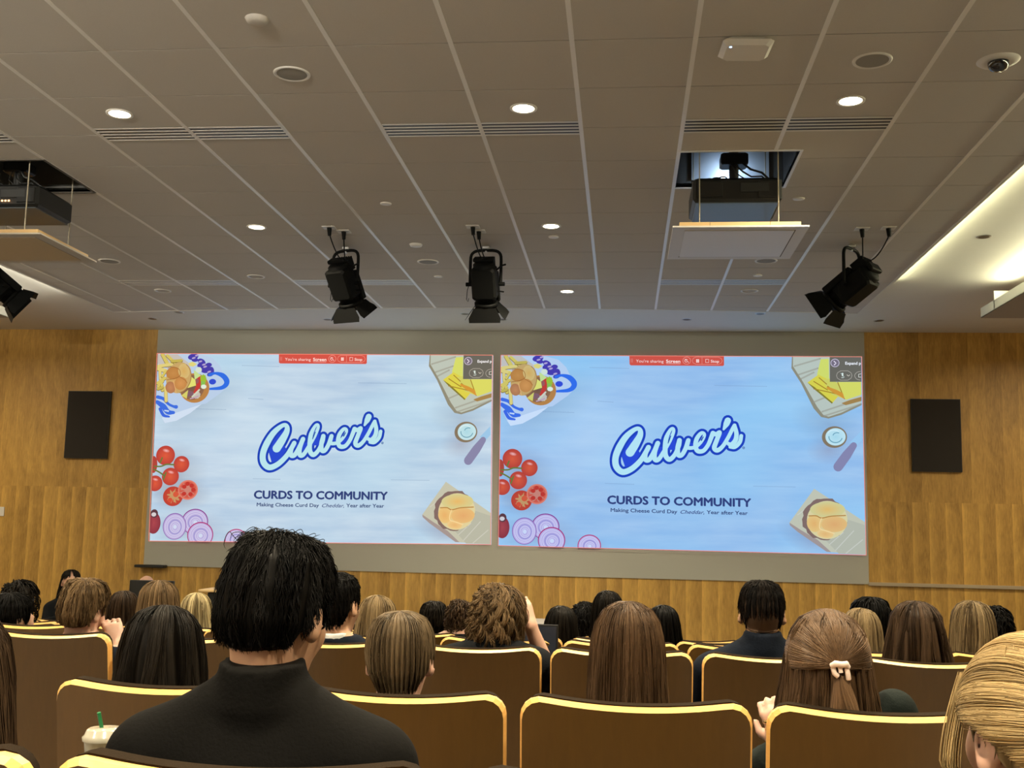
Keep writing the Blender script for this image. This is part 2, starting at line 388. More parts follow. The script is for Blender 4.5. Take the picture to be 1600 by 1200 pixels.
# ---------------------------------------------------------------- projector lifts
def projector_lift(ox0, oy0, ox1, oy1, lb, side, zp=3.71, foil=False):
    cx, cy = (ox0+ox1)/2, (oy0+oy1)/2; w2, d2 = (ox1-ox0)/2, (oy1-oy0)/2
    t = empty('projector_lift_hatch', (cx, cy, CEIL), lb+' lowered ceiling hatch panel with hanging rods', 'ceiling hatch')
    m_ship = mat('hatch_shaft_'+side, (0.10, 0.10, 0.095), 0.7)
    f = MB()
    for a, b in (((-w2-.018, -d2-.018, -.006), (-w2, d2+.018, .02)), ((w2, -d2-.018, -.006), (w2+.018, d2+.018, .02)), ((-w2, d2, -.006), (w2, d2+.018, .02)), ((-w2, -d2-.018, -.006), (w2, -d2, .02))): f.box(a, b)
    f.build('opening_trim', m_tbar if foil else m_gap, t)
    s = MB()
    s.box((-w2-.02, -d2-.02, .02), (-w2, d2+.02, .62)); s.box((w2, -d2-.02, .02), (w2+.02, d2+.02, .62)); s.box((-w2, d2, .02), (w2, d2+.02, .62)); s.box((-w2, -d2-.02, .02), (w2, -d2, .62))
    s.build('shaft', m_ship, t)
    MB().box((-w2+.12, d2-.02, .05), (w2-.10, d2-.005, .40)).build('shaft_lining', mat('foil_lining_'+side, (0.55, 0.62, 0.70) if foil else (0.16, 0.16, 0.15), 0.35, metal=0.2), t)  # right lining: pale blue puts reflected screen light into the colour
    for x in (-w2+.13, w2-.13):
        for y in (-d2+.06, d2-.06): r = MB(); r.tube([(x, y, zp-CEIL+.03), (x, y, .60)], .0045, 6); r.build('lift_rod', mat('brass_rod', (0.55, 0.50, 0.38), 0.35, metal=0.6), t)
    p = MB(); p.box((-w2-.045, -d2-.045, zp-CEIL-.010), (w2+.045, d2+.045, zp-CEIL)); p.build('panel_flange', m_white if foil else m_tile, t)
    p = MB(); p.box((-w2+.035, -d2+.035, zp-CEIL-.014), (w2-.035, d2-.035, zp-CEIL-.0095)); p.build('hatch_tile', mat('hatch_tile_'+side, (0.82, 0.82, 0.84) if foil else (0.46, 0.40, 0.32), 0.38), t)
    if foil:
        g = MB(); g.box((-w2+.028, d2-.036, zp-CEIL-.0125), (w2-.028, d2-.026, zp-CEIL-.009)); g.box((w2-.036, -d2+.035, zp-CEIL-.0125), (w2-.028, d2-.03, zp-CEIL-.009)); g.build('hatch_gap', m_gap, t)
    b = MB()
    h0, h1 = zp-CEIL+.0005, zp-CEIL+.036
    for a, bb in ((-w2, -w2+.19), (-w2+.192, w2-.192), (w2-.19, w2)): b.box((a, -d2, h0), (bb, -d2+.02, h1))
    b.box((-w2, d2-.02, h0), (w2, d2, h1)); b.box((w2-.02, -d2+.021, h0), (w2, d2-.021, h1)); b.box((-w2, -d2+.021, h0), (-w2+.02, d2-.021, h1))
    b.build('batten_frame', m_batten, t)
    # the projector itself hangs from its own mount
    pt = empty('ceiling_projector', (cx, cy, CEIL), 'black projector on a ceiling mount above the %s lowered hatch panel' % side, 'projector')
    body = MB()
    y0, y1 = -.23, .26; x0, x1 = -.285, .285
    body.box((x0, y0, -.285), (x1, y1, -.125), bev=.018)
    body.box((x0+.03, y0-.012, -.255), (x0+.19, y0+.02, -.15), bev=.005); body.box((x1-.15, y0-.012, -.26), (x1-.02, y0+.02, -.15), bev=.005)
    body.build('projector_body', m_black, pt)
    MB().box((x0+.02, y0+.02, -.292), (x1-.02, y1-.02, -.284), bev=.003).build('bottom_cover', mat('grey_projector_base', (0.12, 0.15, 0.18), 0.35), pt)  # grey cover; its lighter blue tint stands in for reflected screen light
    MB().lathe([(.07, 0), (.075, .03), (.05, .045), (.0001, .045)], c=(.12, y1, -.2), seg=24, axis='y').build('projection_lens', m_black, pt)
    MB().tube([(0, 0, -.13), (0, 0, .85)], .032, 12).box((-.12, -.10, -.125), (.12, .10, -.105)).box((-.09, -.07, .02), (.09, .07, .10), bev=.01).build('mount_pole', m_black, pt)
    c = MB()
    for q in range(5):
        a = -.26+q*.045
        pts = [(a+.026*math.cos(u), -.10, -.115+.012*math.sin(u)+.006*q) for u in np.linspace(0, 2*math.pi, 13)[:-1]]
        c.tube(pts, .005, 5, closed=True)
    c.tube([(0, -.05, .02), (.05, -.11, -.05), (.10, -.13, -.09), (.17, -.12, -.085), (.22, -.1, -.125)], .006, 6)
    c.tube([(.03, -.05, .05), (.10, -.10, -.03), (.17, -.12, -.06), (.25, -.08, -.12)], .008, 6)
    c.tube([(-.02, -.05, .03), (.0, -.12, -.06), (.06, -.14, -.11)], .004, 6)
    c.build('cables', m_black, pt)
    e = MB(); e.box((.02, y0-.0135, -.225), (.20, y0-.001, -.165), bev=.003); e.build('rear_panel', mat('dark_grey_plastic', (0.03, 0.032, 0.032), 0.5), pt)
    if side == 'left':
        for q in range(3): e2 = MB(); e2.box((.03+q*.024, y0-.016, -.255), (.043+q*.024, y0-.012, -.243)); e2.build('status_light', emis('orange_led', (1.0, 0.55, 0.25), 3), pt)
projector_lift(*OPEN[0], 'white framed', 'right', foil=True)
area('shaft_fill_lamp', (.72, 7.50, 4.30), .12, 1.3, (.60, .78, 1.0), rot=(math.radians(60), 0, 0))  # bluish fill added inside the shaft to brighten its lining
projector_lift(*OPEN[1], 'brown', 'left', zp=3.69)

# ---------------------------------------------------------------- stage spotlights
m_spot = mat('spotlight_black', (0.004, 0.0045, 0.0045), 0.6, spec=.12)
def spotlight(x, y, lb, az, tilt, plates, lever=1, sc=1.0):
    """yoke hangs from the ceiling; az: heading of the lens (0 = towards the stage), tilt: how far it looks down"""
    t = empty('stage_spotlight', (x, y, CEIL), lb, 'stage light', 'black stage spotlights with barn doors')
    S = sc; zt = -.035; yw = .135*S; yh = .30*S
    Rz = Matrix.Rotation(-az, 3, 'Z')
    y_ = MB(); pts = []
    for a in np.linspace(0, math.pi, 15):
        cx_ = math.cos(a); sx_ = math.sin(a)
        px = yw*np.sign(cx_)*abs(cx_)**.55; pz = zt-.10*S*(1-abs(sx_)**.6)
        pts.append(Rz @ Vector((px, 0, pz)))
    pts = [Rz @ Vector((yw, 0, zt-yh))]+pts+[Rz @ Vector((-yw, 0, zt-yh))]
    y_.tube(pts, .0135*S, 8); y_.build('yoke', m_spot, t)
    MB().box((-.03, -.03, -.03), (.03, .03, -.003), bev=.004).tube([(0, 0, -.02), (0, 0, -.055)], .012, 8).build('clamp', m_steel, t)
    k_ = MB(); 
    for s_ in (-1, 1):
        p0 = Rz @ Vector((s_*(yw-.015), 0, zt-yh)); p1 = Rz @ Vector((s_*(yw+.035), 0, zt-yh)); k_.tube([p0, p1], .018*S, 8)
    k_.build('pivot_knobs', m_spot, t)
    # body frame
    R = Rz @ Matrix.Rotation(-tilt, 3, 'X'); piv = Rz @ Vector((0, 0, zt-yh))
    def P(v): return piv + R @ (Vector(v)*S)
    def add_box(m_, a, b, bev=.0):
        tmp = MB(); tmp.box(a, b, bev); m_.add([P(v) for v in tmp.v], tmp.f)
    b = MB(); tmp = MB()
    tmp.lathe([(.0001, -.20), (.07, -.20), (.095, -.18), (.10, -.05), (.10, .06), (.088, .07), (.088, .16), (.0001, .16)], seg=20, axis='y'); b.add([P(v) for v in tmp.v], tmp.f, True)
    add_box(b, (-.105, -.16, -.105), (.105, .12, .06), .018); add_box(b, (-.108, -.09, .05), (.108, .175, .108), .006)
    b.build('housing', m_spot, t)
    f = MB()
    for q in range(7): add_box(f, (-.075+q*.025-.004, -.215, .02), (-.075+q*.025+.004, -.10, .118), .0)
    add_box(f, (-.09, -.235, -.03), (.09, -.20, .05), .008)
    f.build('cooling_fins', m_spot, t)
    rr = MB(); tmp = MB(); tmp.lathe([(.09, .16), (.105, .16), (.105, .19), (.09, .19)], seg=20, axis='y'); rr.add([P(v) for v in tmp.v], tmp.f, True); rr.build('lens_ring', m_spot, t)
    tmp = MB(); tmp.lathe([(.088, .165), (.05, .176), (.0001, .18)], seg=20, axis='y'); l_ = MB(); l_.add([P(v) for v in tmp.v], tmp.f, True); l_.build('lens', mat('lens_glass', (0.2, 0.2, 0.2), 0.1, coat=1.0), t)
    # four barn doors
    for q in range(4):
        d = MB(); a = q*math.pi/2; wide = .115 if q % 2 == 0 else .10
        poly = [(-wide*.85, 0), (wide*.85, 0), (wide*1.22, .085), (wide*1.18, .125), (-wide*1.18, .125), (-wide*1.22, .085)]
        ca, sa = math.cos(a), math.sin(a); op = math.radians(38 if q % 2 else 22)
        ax = Vector((ca, 0, sa)); out = Vector((-sa, 0, ca)); fw = Vector((0, math.cos(op), 0))+out*math.sin(op); nn = ax.cross(fw).normalized()
        o = Vector((0, .19, 0))+out*.098
        tmp = MB(); tmp.prism(poly, .0025, o, ax, fw, nn); d.add([P(v) for v in tmp.v], tmp.f)
        d.build('barn_door', m_spot, t)
    lv = MB(); lv.tube([P((.10*lever, -.12, .0)), P((.15*lever, -.16, .01)), P((.185*lever, -.165, .03))], .008, 6); lv.build('locking_handle', m_spot, t); MB().tube([P((.09, .06, 0)), P((.16, .07, .0))], .007, 6).build('focus_knob', m_spot, t)
    # outlets in the ceiling with two cords
    for q, (px, py) in enumerate(plates):
        pl = MB(); pl.box((px-x-.055, py-y-.05, -.006), (px-x+.055, py-y+.05, .0), bev=.002); pl.build('outlet_plate', m_white, t)
        plug = MB(); plug.tube([(px-x, py-y, -.004), (px-x+.004, py-y, -.07)], [.020, .014], 10); plug.build('plug', m_spot, t)
        e = P((-.03+.05*q, -.19, .10)); c = MB(); s0 = Vector((px-x+.004, py-y, -.06)); 
        mid = (s0+e)/2+Vector((0, 0, -.05-.06*q)); c.tube([((1-u)**2)*s0+2*u*(1-u)*mid+u*u*e for u in np.linspace(0, 1, 12)], .0055, 6); c.build('power_cord', m_spot, t)
    sc_ = MB(); a = P((-.14, -.02, .06)); b2 = Vector(a)+Vector((-.03, 0, -.17)); sc_.tube([a, (Vector(a)+b2)/2+Vector((-.01, 0, 0)), b2, b2+Vector((.012, 0, -.02)), b2+Vector((.02, 0, .01))], .003, 5); sc_.build('safety_cable', m_spot, t)
    return t
spotlight(-2.44, 9.3, 'black barn-door spotlight left of centre, turned a little right', .38, math.radians(56), [(-2.42, 8.66), (-2.33, 8.78)])
spotlight(-1.20, 9.3, 'black barn-door spotlight at centre, its back square to the room', .06, math.radians(62), [(-1.23, 8.66), (-1.20, 8.80)])
spotlight(1.89, 9.3, 'black barn-door spotlight at the right, aimed down to the left', -.92, math.radians(33), [(1.87, 8.79), (2.07, 8.77)], sc=1.08)
spotlight(-5.60, 9.2, 'black barn-door spotlight cut off by the left edge of the picture', 1.0, math.radians(38), [(-5.75, 8.6), (-5.6, 8.6)], sc=1.05)

# ---------------------------------------------------------------- cove troughs
def trough(xf, x_out, y_end, lb, sgn):
    t = empty('cove_light_trough', (xf, 7.0, 4.0), lb, 'cove light')
    X0, X1 = sorted((0, x_out-xf)); e = y_end-7.0
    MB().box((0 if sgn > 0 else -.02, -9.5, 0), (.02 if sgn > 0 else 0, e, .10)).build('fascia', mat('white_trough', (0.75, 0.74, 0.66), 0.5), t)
    MB().box((X0, -9.5, -.001), (X1, e, .008)).build('shelf', mat('trough_shaded_underside', (0.36, 0.31, 0.25), 0.8), t)  # brown of the shelf has the shade under the trough painted in
    MB().box((X0, e-.42, .008), (X1, e-.40, .19)).build('end_plate', m_plaster, t)
    xt = .17*sgn
    tb = MB(); tb.tube([(xt, -8.5, .118), (xt, e-.45, .118)], .013, 8); tb.build('light_tube', m_glow_cove, t)
    h = MB()
    for yy in (-6, -3, 0, 2.2, e-.5): h.box((X1-.03 if sgn > 0 else X0, yy-.02, .0), (X1 if sgn > 0 else X0+.03, yy+.02, .28))
    h.build('hanger', m_steel, t)
trough(3.59, 4.0, 11.44, 'pale cove light trough under the bright plaster at the right edge', 1)
trough(-6.85, -7.26, 11.55, 'pale cove light trough end at the left edge of the picture', -1)

# ================================================================ front wall things
t = MB(); t.box((-6.11, WALL_Y-.017, 1.21), (2.944, WALL_Y-.002, SOFFIT-.003)); tag(t.build('projection_screen', m_screen), 'wide off-white projection surface on the wood wall behind both slides', 'screen')
for (x0, x1, lb) in ((-7.276, -6.691, 'dark rectangular speaker cloth panel on the wood wall left of the screen'), (3.479, 4.063, 'dark rectangular speaker cloth panel on the wood wall right of the screen')):
    t = empty('wall_speaker_panel', ((x0+x1)/2, WALL_Y, 2.57), lb, 'speaker panel')
    h = (x1-x0)/2
    MB().box((-h, -.035, 0), (h, 0, .884)).build('frame', m_black, t)
    MB().box((-h+.008, -.040, .008), (h-.008, -.034, .876), bev=.003).build('grille_cloth', m_blackmatte, t)
t = MB(); t.box((-6.18, WALL_Y-.14, 1.19), (-5.79, WALL_Y-.02, 1.225), bev=.006); tag(t.build('pen_tray', m_black), 'black tray bar at the lower left corner of the screen', 'tray')
t = MB(); t.box((-8.13, WALL_Y-.015, 1.80), (-8.05, WALL_Y, 1.92), bev=.003); tag(t.build('wall_switch', m_white), 'small white wall plate at the far left edge of the wood wall', 'switch')

# ---------------------------------------------------------------- slides
def homog(src, dst):
    A = []; b = []
    for (x, y), (u, v) in zip(src, dst):
        A.append([x, y, 1, 0, 0, 0, -u*x, -u*y]); b.append(u); A.append([0, 0, 0, x, y, 1, -v*x, -v*y]); b.append(v)
    h = np.linalg.solve(np.array(A), np.array(b)); return np.append(h, 1).reshape(3, 3)
# slide drawing coordinates (the layout of the slide picture) -> unit square
H_IN = homog([(782.5, 554), (1345, 557), (1352.5, 869.5), (779, 852.5)], [(0, 0), (1, 0), (1, 1), (0, 1)])
def slide_mat(name, tint):
    m = bpy.data.materials.new(name); m.use_nodes = True; nt = m.node_tree; nt.nodes.clear(); N = nt.nodes; L = nt.links
    o = N.new('ShaderNodeOutputMaterial'); e = N.new('ShaderNodeEmission'); tr = N.new('ShaderNodeBsdfTransparent'); mx = N.new('ShaderNodeMixShader')
    a = N.new('ShaderNodeAttribute'); a.attribute_name = 'Col'
    mul = N.new('ShaderNodeMix'); mul.data_type = 'RGBA'; mul.blend_type = 'MULTIPLY'; mul.inputs[0].default_value = 1; mul.inputs[7].default_value = (*tint, 1)
    L.new(a.outputs['Color'], mul.inputs[6])
    L.new(mul.outputs[2], e.inputs[0]); L.new(a.outputs['Alpha'], mx.inputs[0]); L.new(tr.outputs[0], mx.inputs[1]); L.new(e.outputs[0], mx.inputs[2]); L.new(mx.outputs[0], o.inputs[0])
    return m
def bg_mat(name, c1, c2, c3):
    """pale painted boards of the slide picture"""
    m = bpy.data.materials.new(name); m.use_nodes = True; nt = m.node_tree; nt.nodes.clear(); N = nt.nodes; L = nt.links
    o = N.new('ShaderNodeOutputMaterial'); e = N.new('ShaderNodeEmission'); tc = N.new('ShaderNodeTexCoord')
    mp = N.new('ShaderNodeMapping'); mp.inputs['Scale'].default_value = (0.5, 1, 3.2); L.new(tc.outputs['Object'], mp.inputs[0])
    n = N.new('ShaderNodeTexNoise'); n.inputs['Scale'].default_value = 2.2; n.inputs['Detail'].default_value = 5; L.new(mp.outputs[0], n.inputs['Vector'])
    mp2 = N.new('ShaderNodeMapping'); mp2.inputs['Scale'].default_value = (0.55, 1, 0.7); L.new(tc.outputs['Object'], mp2.inputs[0])
    n2 = N.new('ShaderNodeTexNoise'); n2.inputs['Scale'].default_value = 1.0; n2.inputs['Detail'].default_value = 1; L.new(mp2.outputs[0], n2.inputs['Vector'])
    cr = N.new('ShaderNodeValToRGB'); cr.color_ramp.elements[0].position = 0.3; cr.color_ramp.elements[1].position = 0.7
    cr.color_ramp.elements[0].color = c1; cr.color_ramp.elements[1].color = c2; L.new(n.outputs[0], cr.inputs[0])
    mx = N.new('ShaderNodeMix'); mx.data_type = 'RGBA'; L.new(cr.outputs[0], mx.inputs[6]); mx.inputs[7].default_value = c3
    mr = N.new('ShaderNodeMapRange'); mr.inputs['From Min'].default_value = .4; mr.inputs['From Max'].default_value = .7; mr.inputs['To Max'].default_value = .7; L.new(n2.outputs[0], mr.inputs[0]); L.new(mr.outputs[0], mx.inputs[0])
    L.new(mx.outputs[2], e.inputs[0]); L.new(e.outputs[0], o.inputs[0]); return m
class Draw:
    """collects flat coloured shapes in slide drawing coordinates"""
    def __init__(s, ox=0, oy=0, k=1.0): s.ox, s.oy, s.k = ox, oy, k; s.parts = []
    def c(s, p): return (s.ox+p[0]/s.k, s.oy+p[1]/s.k)
    def tri(s, pts, faces, cols): s.parts.append(([s.c(p) for p in pts], faces, cols)); return s
    def poly(s, pts, col, a=1.0):
        n = len(pts); cx = sum(p[0] for p in pts)/n; cy = sum(p[1] for p in pts)/n
        return s.tri(pts+[(cx, cy)], [(i, (i+1) % n, n) for i in range(n)], [(*srgb(*col)[:3], a)]*(n+1))
    def ell(s, cx, cy, rx, ry, col, rot=0, edge=None, a=1.0, ea=None, n=36, wob=0.0):
        cr, sr = math.cos(math.radians(rot)), math.sin(math.radians(rot)); pts = []
        for i in range(n):
            t_ = 2*math.pi*i/n; q = 1+wob*math.sin(t_*9+cx)*.6+wob*math.sin(t_*17+cy)*.5
            x, y = rx*q*math.cos(t_), ry*q*math.sin(t_); pts.append((cx+x*cr-y*sr, cy+x*sr+y*cr))
        ec = (*srgb(*(edge or col))[:3], a if ea is None else ea)
        return s.tri(pts+[(cx, cy)], [(i, (i+1) % n, n) for i in range(n)], [ec]*n+[(*srgb(*col)[:3], a)])
    def ring(s, cx, cy, rx, ry, wd, col, rot=0, a0=0, a1=360, n=40):
        pts = []
        cr, sr = math.cos(math.radians(rot)), math.sin(math.radians(rot))
        for i in range(n+1):
            t_ = math.radians(a0+(a1-a0)*i/n); x, y = rx*math.cos(t_), ry*math.sin(t_); pts.append((cx+x*cr-y*sr, cy+x*sr+y*cr))
        return s.stroke(pts, wd, col, caps=False)
    def stroke(s, pts, wd, col, caps=True, smooth=False, a=1.0):
        if smooth: pts = catmull(pts)
        wds = wd if isinstance(wd, (list, tuple)) else [wd]*len(pts)
        if len(wds) != len(pts): wds = list(np.interp(np.linspace(0, 1, len(pts)), np.linspace(0, 1, len(wds)), wds))
        P_ = np.array(pts, float); T = np.gradient(P_, axis=0); T /= (np.linalg.norm(T, axis=1)[:, None]+1e-9); Nn = np.stack([-T[:, 1], T[:, 0]], 1)
        Wd = np.array(wds)[:, None]/2; A = P_+Nn*Wd; B = P_-Nn*Wd; n = len(P_)
        vs = [tuple(q) for q in A]+[tuple(q) for q in B]; fs = [(i, i+1, n+i+1, n+i) for i in range(n-1)]
        if caps:
            for i in range(0, n):
                if i not in (0, n-1) and not smooth: continue
                b = len(vs); m_ = 14
                vs += [(P_[i][0]+wds[i]/2*math.cos(2*math.pi*k_/m_), P_[i][1]+wds[i]/2*math.sin(2*math.pi*k_/m_)) for k_ in range(m_)]; fs.append(tuple(range(b, b+m_)))
        return s.tri(vs, fs, [(*srgb(*col)[:3], a)]*len(vs))
    def text(s, txt, x0, y0, x1, y1, h, col, bold=0.0, shear=0.0, lean=0.0):
        """text whose baseline runs from (x0,y0) to (x1,y1); h is the capital height"""
        cu = bpy.data.curves.new('tmp', 'FONT'); cu.body = txt; cu.shear = shear; cu.resolution_u = 3
        ob = bpy.data.objects.new('tmp', cu); COL.objects.link(ob); dg = bpy.context.evaluated_depsgraph_get(); me = bpy.data.meshes.new_from_object(ob.evaluated_get(dg))
        v = np.array([q.co[:] for q in me.vertices]); fs = [tuple(p.vertices) for p in me.polygons]
        bpy.data.objects.remove(ob); bpy.data.curves.remove(cu); bpy.data.meshes.remove(me)
        vx = (v[:, 0]-v[:, 0].min())/(v[:, 0].max()-v[:, 0].min()); caph = 0.70
        pts = [(x0+(x1-x0)*a_, y0+(y1-y0)*a_-h*b_/caph) for a_, b_ in zip(vx, v[:, 1])]
        e = h*bold*1.6
        for dx, dy in (((0, 0),) if bold == 0 else ((-e, 0), (e, 0), (0, -e*.8), (0, e*.8), (-e*.6, -e*.6), (e*.6, e*.6))):
            s.tri([(p[0]+dx, p[1]+dy) for p in pts], fs, [(*srgb(*col)[:3], 1.0)]*len(pts))
        return s
def catmull(pts, k=6):
    P_ = [np.array(p, float) for p in pts]; P_ = [2*P_[0]-P_[1]]+P_+[2*P_[-1]-P_[-2]]; out = []
    for i in range(1, len(P_)-2):
        a, b, c, d = P_[i-1:i+3]
        for j in range(k):
            u = j/k; out.append(tuple(.5*((2*b)+(c-a)*u+(2*a-5*b+4*c-d)*u*u+(3*b-a-3*c+d)*u**3)))
    out.append(tuple(P_[-2])); return out

def slide_elements():
    E_ = []
    # soft shadows on the boards
    d = Draw(750, 500, 2.4615)
    d.ell(250, 330, 230, 120, (120, 125, 150), rot=-28, a=.38, ea=0); d.ell(150, 600, 150, 130, (130, 130, 140), a=.5, ea=0); d.ell(190, 690, 130, 70, (130, 120, 130), a=.5, ea=0)
    d.ell(210, 830, 190, 90, (140, 140, 165), a=.45, ea=0); d.ell(420, 880, 80, 50, (140, 140, 165), a=.35, ea=0)
    d.ell(1340, 400, 160, 90, (120, 125, 150), rot=20, a=.35, ea=0); d.ell(1340, 500, 90, 60, (140, 120, 140), a=.4, ea=0); d.ell(1290, 850, 170, 70, (130, 110, 140), rot=25, a=.45, ea=0)
    d.ell(430, 450, 340, 260, (225, 240, 255), a=.25, ea=0)
    for (x, y, l_) in ((450, 310, 60), (480, 628, 110), (240, 350, 120), (900, 250, 200), (1050, 640, 160), (420, 180, 150)): d.stroke([(x, y), (x+l_/2, y+2), (x+l_, y+4)], 3, (120, 150, 190), a=.35)
    E_.append(('picture_shadows', d))
    # burger basket
    d = Draw(776, 548, 10)
    d.poly([(60, 70), (740, 70), (960, 130), (1080, 250), (1210, 520), (1200, 600), (1110, 690), (870, 860), (800, 870), (620, 1010), (400, 1130), (215, 1165), (160, 1080), (60, 860)], (178, 205, 240))
    d.poly([(800, 870), (620, 1010), (400, 1130), (215, 1165), (160, 1080), (280, 1040), (520, 960)], (200, 222, 250))
    d.poly([(60, 70), (380, 70), (560, 200), (620, 320), (300, 330), (60, 220)], (190, 190, 190))
    B = (62, 66, 200)
    for (x, y, rx, ry, r_) in ((640, 110, 85, 50, -10), (670, 160, 55, 32, 0), (780, 190, 70, 45, 30), (800, 260, 90, 55, 10), (900, 240, 50, 35, 0), (870, 320, 95, 50, -10), (940, 340, 50, 70, 0), (930, 390, 55, 35, -15)): d.ell(x, y, rx, ry, (70, 62, 175), rot=r_)
    for (x, y) in ((650, 130), (760, 185), (840, 270), (820, 235), (910, 350), (700, 90)): d.ell(x, y, 32, 14, (175, 165, 215), rot=-15)
    d.stroke([(920, 400), (1010, 375), (1130, 410), (1200, 490), (1190, 560), (1110, 610), (930, 625)], [50, 40, 80, 90, 80, 60, 35], (50, 110, 235), smooth=True)
    d.ell(970, 510, 58, 45, (52, 78, 215))
    d.stroke([(85, 750), (180, 780), (260, 860), (340, 900), (390, 910)], [55, 50, 40, 40, 60], (62, 110, 230), smooth=True)
    d.stroke([(80, 830), (180, 900), (260, 990), (350, 1000)], [60, 90, 80, 50], (62, 110, 230), smooth=True); d.stroke([(130, 940), (190, 1040), (280, 1065)], [50, 50, 30], (62, 105, 228), smooth=True)
    d.poly([(200, 955), (280, 965), (270, 990), (200, 975)], (190, 215, 250))
    for (x0, y0, x1, y1, w_) in ((140, 70, 230, 230, 55), (80, 260, 300, 230, 50), (220, 90, 340, 200, 45), (300, 180, 450, 170, 45), (80, 300, 200, 330, 60), (110, 350, 120, 460, 45), (200, 340, 150, 420, 40), (80, 530, 190, 450, 50), (90, 580, 160, 500, 40), (150, 560, 160, 640, 50), (210, 600, 225, 810, 50), (90, 620, 150, 600, 45)):
        d.stroke([(x0, y0+6), (x1, y1+6)], w_+8, (120, 100, 50)); d.stroke([(x0, y0), (x1, y1)], w_, random.choice([(205, 195, 105), (215, 205, 130), (190, 178, 90)]))
    d.ell(680, 610, 245, 235, (165, 125, 75), edge=(180, 130, 75), rot=20)
    d.ell(640, 600, 200, 200, (110, 85, 75), edge=(140, 105, 80))
    for (x, y, rx, ry, c_) in ((820, 470, 50, 75, (150, 190, 60)), (800, 540, 55, 40, (130, 190, 90)), (830, 590, 45, 35, (215, 235, 225)), (740, 320, 50, 45, (205, 225, 215)), (720, 720, 60, 60, (190, 190, 185))): d.ell(x, y, rx, ry, c_, wob=.12)
    d.stroke([(740, 450), (745, 560), (690, 680)], [60, 75, 45], (190, 62, 58), smooth=True); d.ell(720, 500, 28, 40, (150, 90, 95)); d.ell(600, 700, 70, 45, (125, 95, 110))
    d.poly([(660, 320), (780, 410), (680, 480)], (190, 220, 150)); d.poly([(610, 420), (690, 480), (705, 570), (570, 610)], (215, 220, 120)); d.poly([(580, 640), (560, 780), (470, 730)], (205, 205, 110)); d.poly([(570, 210), (640, 190), (710, 230), (650, 270), (590, 260)], (215, 210, 130))
    d.stroke([(650, 750), (700, 700), (760, 640)], 26, (200, 210, 195), smooth=True); d.stroke([(620, 780), (700, 760), (745, 740)], 20, (185, 160, 185), smooth=True)
    d.ell(420, 445, 205, 250, (205, 160, 95), edge=(190, 165, 110), rot=12)
    d.ell(330, 375, 118, 98, (190, 140, 80), edge=(180, 128, 70)); d.ell(500, 340, 90, 120, (205, 170, 100), edge=(205, 185, 125), rot=-15); d.ell(455, 535, 100, 105, (205, 150, 90), edge=(188, 135, 78), rot=20); d.ell(290, 600, 80, 95, (190, 135, 95), edge=(170, 120, 85), rot=-15)
    d.stroke([(240, 290), (330, 275), (420, 310), (445, 390), (420, 430), (340, 460), (230, 480)], 9, (150, 100, 55), smooth=True); d.stroke([(430, 430), (520, 480), (560, 530)], 9, (160, 110, 60)); d.stroke([(335, 500), (370, 620), (385, 690)], 10, (225, 175, 120))
    d.ring(420, 445, 200, 245, 12, (160, 125, 75), rot=12, a0=-70, a1=70)
    E_.append(('picture_burger_basket', d))
    # tomatoes
    d = Draw(770, 690, 6.667)
    def tom(x, y, r, c_=(200, 80, 62)): d.ell(x, y, r, r*1.02, (212, 92, 66), edge=(178, 66, 60)); d.ell(x+r*.05, y-r*.5, r*.38, r*.18, (240, 190, 195), rot=15, a=.9, ea=.1)
    tom(100, 470, 82); tom(380, 270, 86); tom(205, 175, 102); tom(265, 400, 92); d.ell(80, 270, 40, 90, (170, 70, 62))
    for p in ([(90, 290), (160, 290), (220, 270), (300, 275)], [(150, 250), (170, 200)], [(80, 320), (140, 350), (200, 390)], [(190, 430), (215, 360)]): d.stroke(p, 16, (105, 120, 62), smooth=len(p) > 2)
    d.ell(300, 610, 108, 105, (200, 80, 60), edge=(180, 66, 55)); d.ell(310, 610, 62, 60, (190, 150, 105), wob=.5); d.ell(330, 590, 30, 30, (205, 90, 65)); d.ell(270, 650, 25, 25, (205, 80, 60))
    d.ell(460, 545, 108, 105, (190, 60, 55), edge=(205, 100, 85)); d.ring(460, 545, 100, 97, 14, (215, 125, 110)); d.ell(455, 545, 68, 66, (195, 130, 120), wob=.6)
    for (x, y) in ((420, 510), (500, 500), (490, 590), (420, 585), (520, 545), (455, 480)): d.ell(x, y, 24, 22, (185, 58, 52))
    d.ell(100, 890, 76, 115, (165, 72, 82), edge=(135, 55, 70)); d.ell(105, 790, 40, 45, (90, 60, 70)); d.ell(100, 800, 26, 22, (205, 205, 215))
    E_.append(('picture_tomatoes', d))
    # onion rings
    d = Draw(770, 690, 6.667)
    def onion(x, y, rx, ry, rim, clipy=None):
        d.ell(x, y, rx, ry, rim); d.ell(x, y+2, rx*.93, ry*.93, (176, 172, 228), edge=(186, 180, 232))
        for q in (.80, .66, .52, .40, .27): d.ring(x+rx*(1-q)*.08, y+ry*(1-q)*.10, rx*q, ry*q, 6, (205, 210, 245) if q != .52 else (128, 130, 205))
        d.ell(x+4, y+6, rx*.16, ry*.16, (200, 215, 248))
    onion(548, 885, 145, 138, (135, 70, 150)); onion(330, 930, 128, 142, (140, 110, 185)); 
    onion(612, 1028, 142, 140, (165, 50, 120)); onion(1003, 1085, 122, 116, (178, 50, 110))
    E_.append(('picture_onion_rings', d))
    # chopping board with cheese
    d = Draw(1220, 550, 6)
    d.poly([(95, 40), (745, 40), (748, 500), (560, 590), (440, 625), (370, 610), (300, 530), (180, 290), (90, 150)], (140, 140, 125))
    d.poly([(105, 40), (745, 40), (748, 480), (560, 570), (440, 608), (390, 590), (330, 510), (200, 280), (105, 130)], (182, 196, 190))
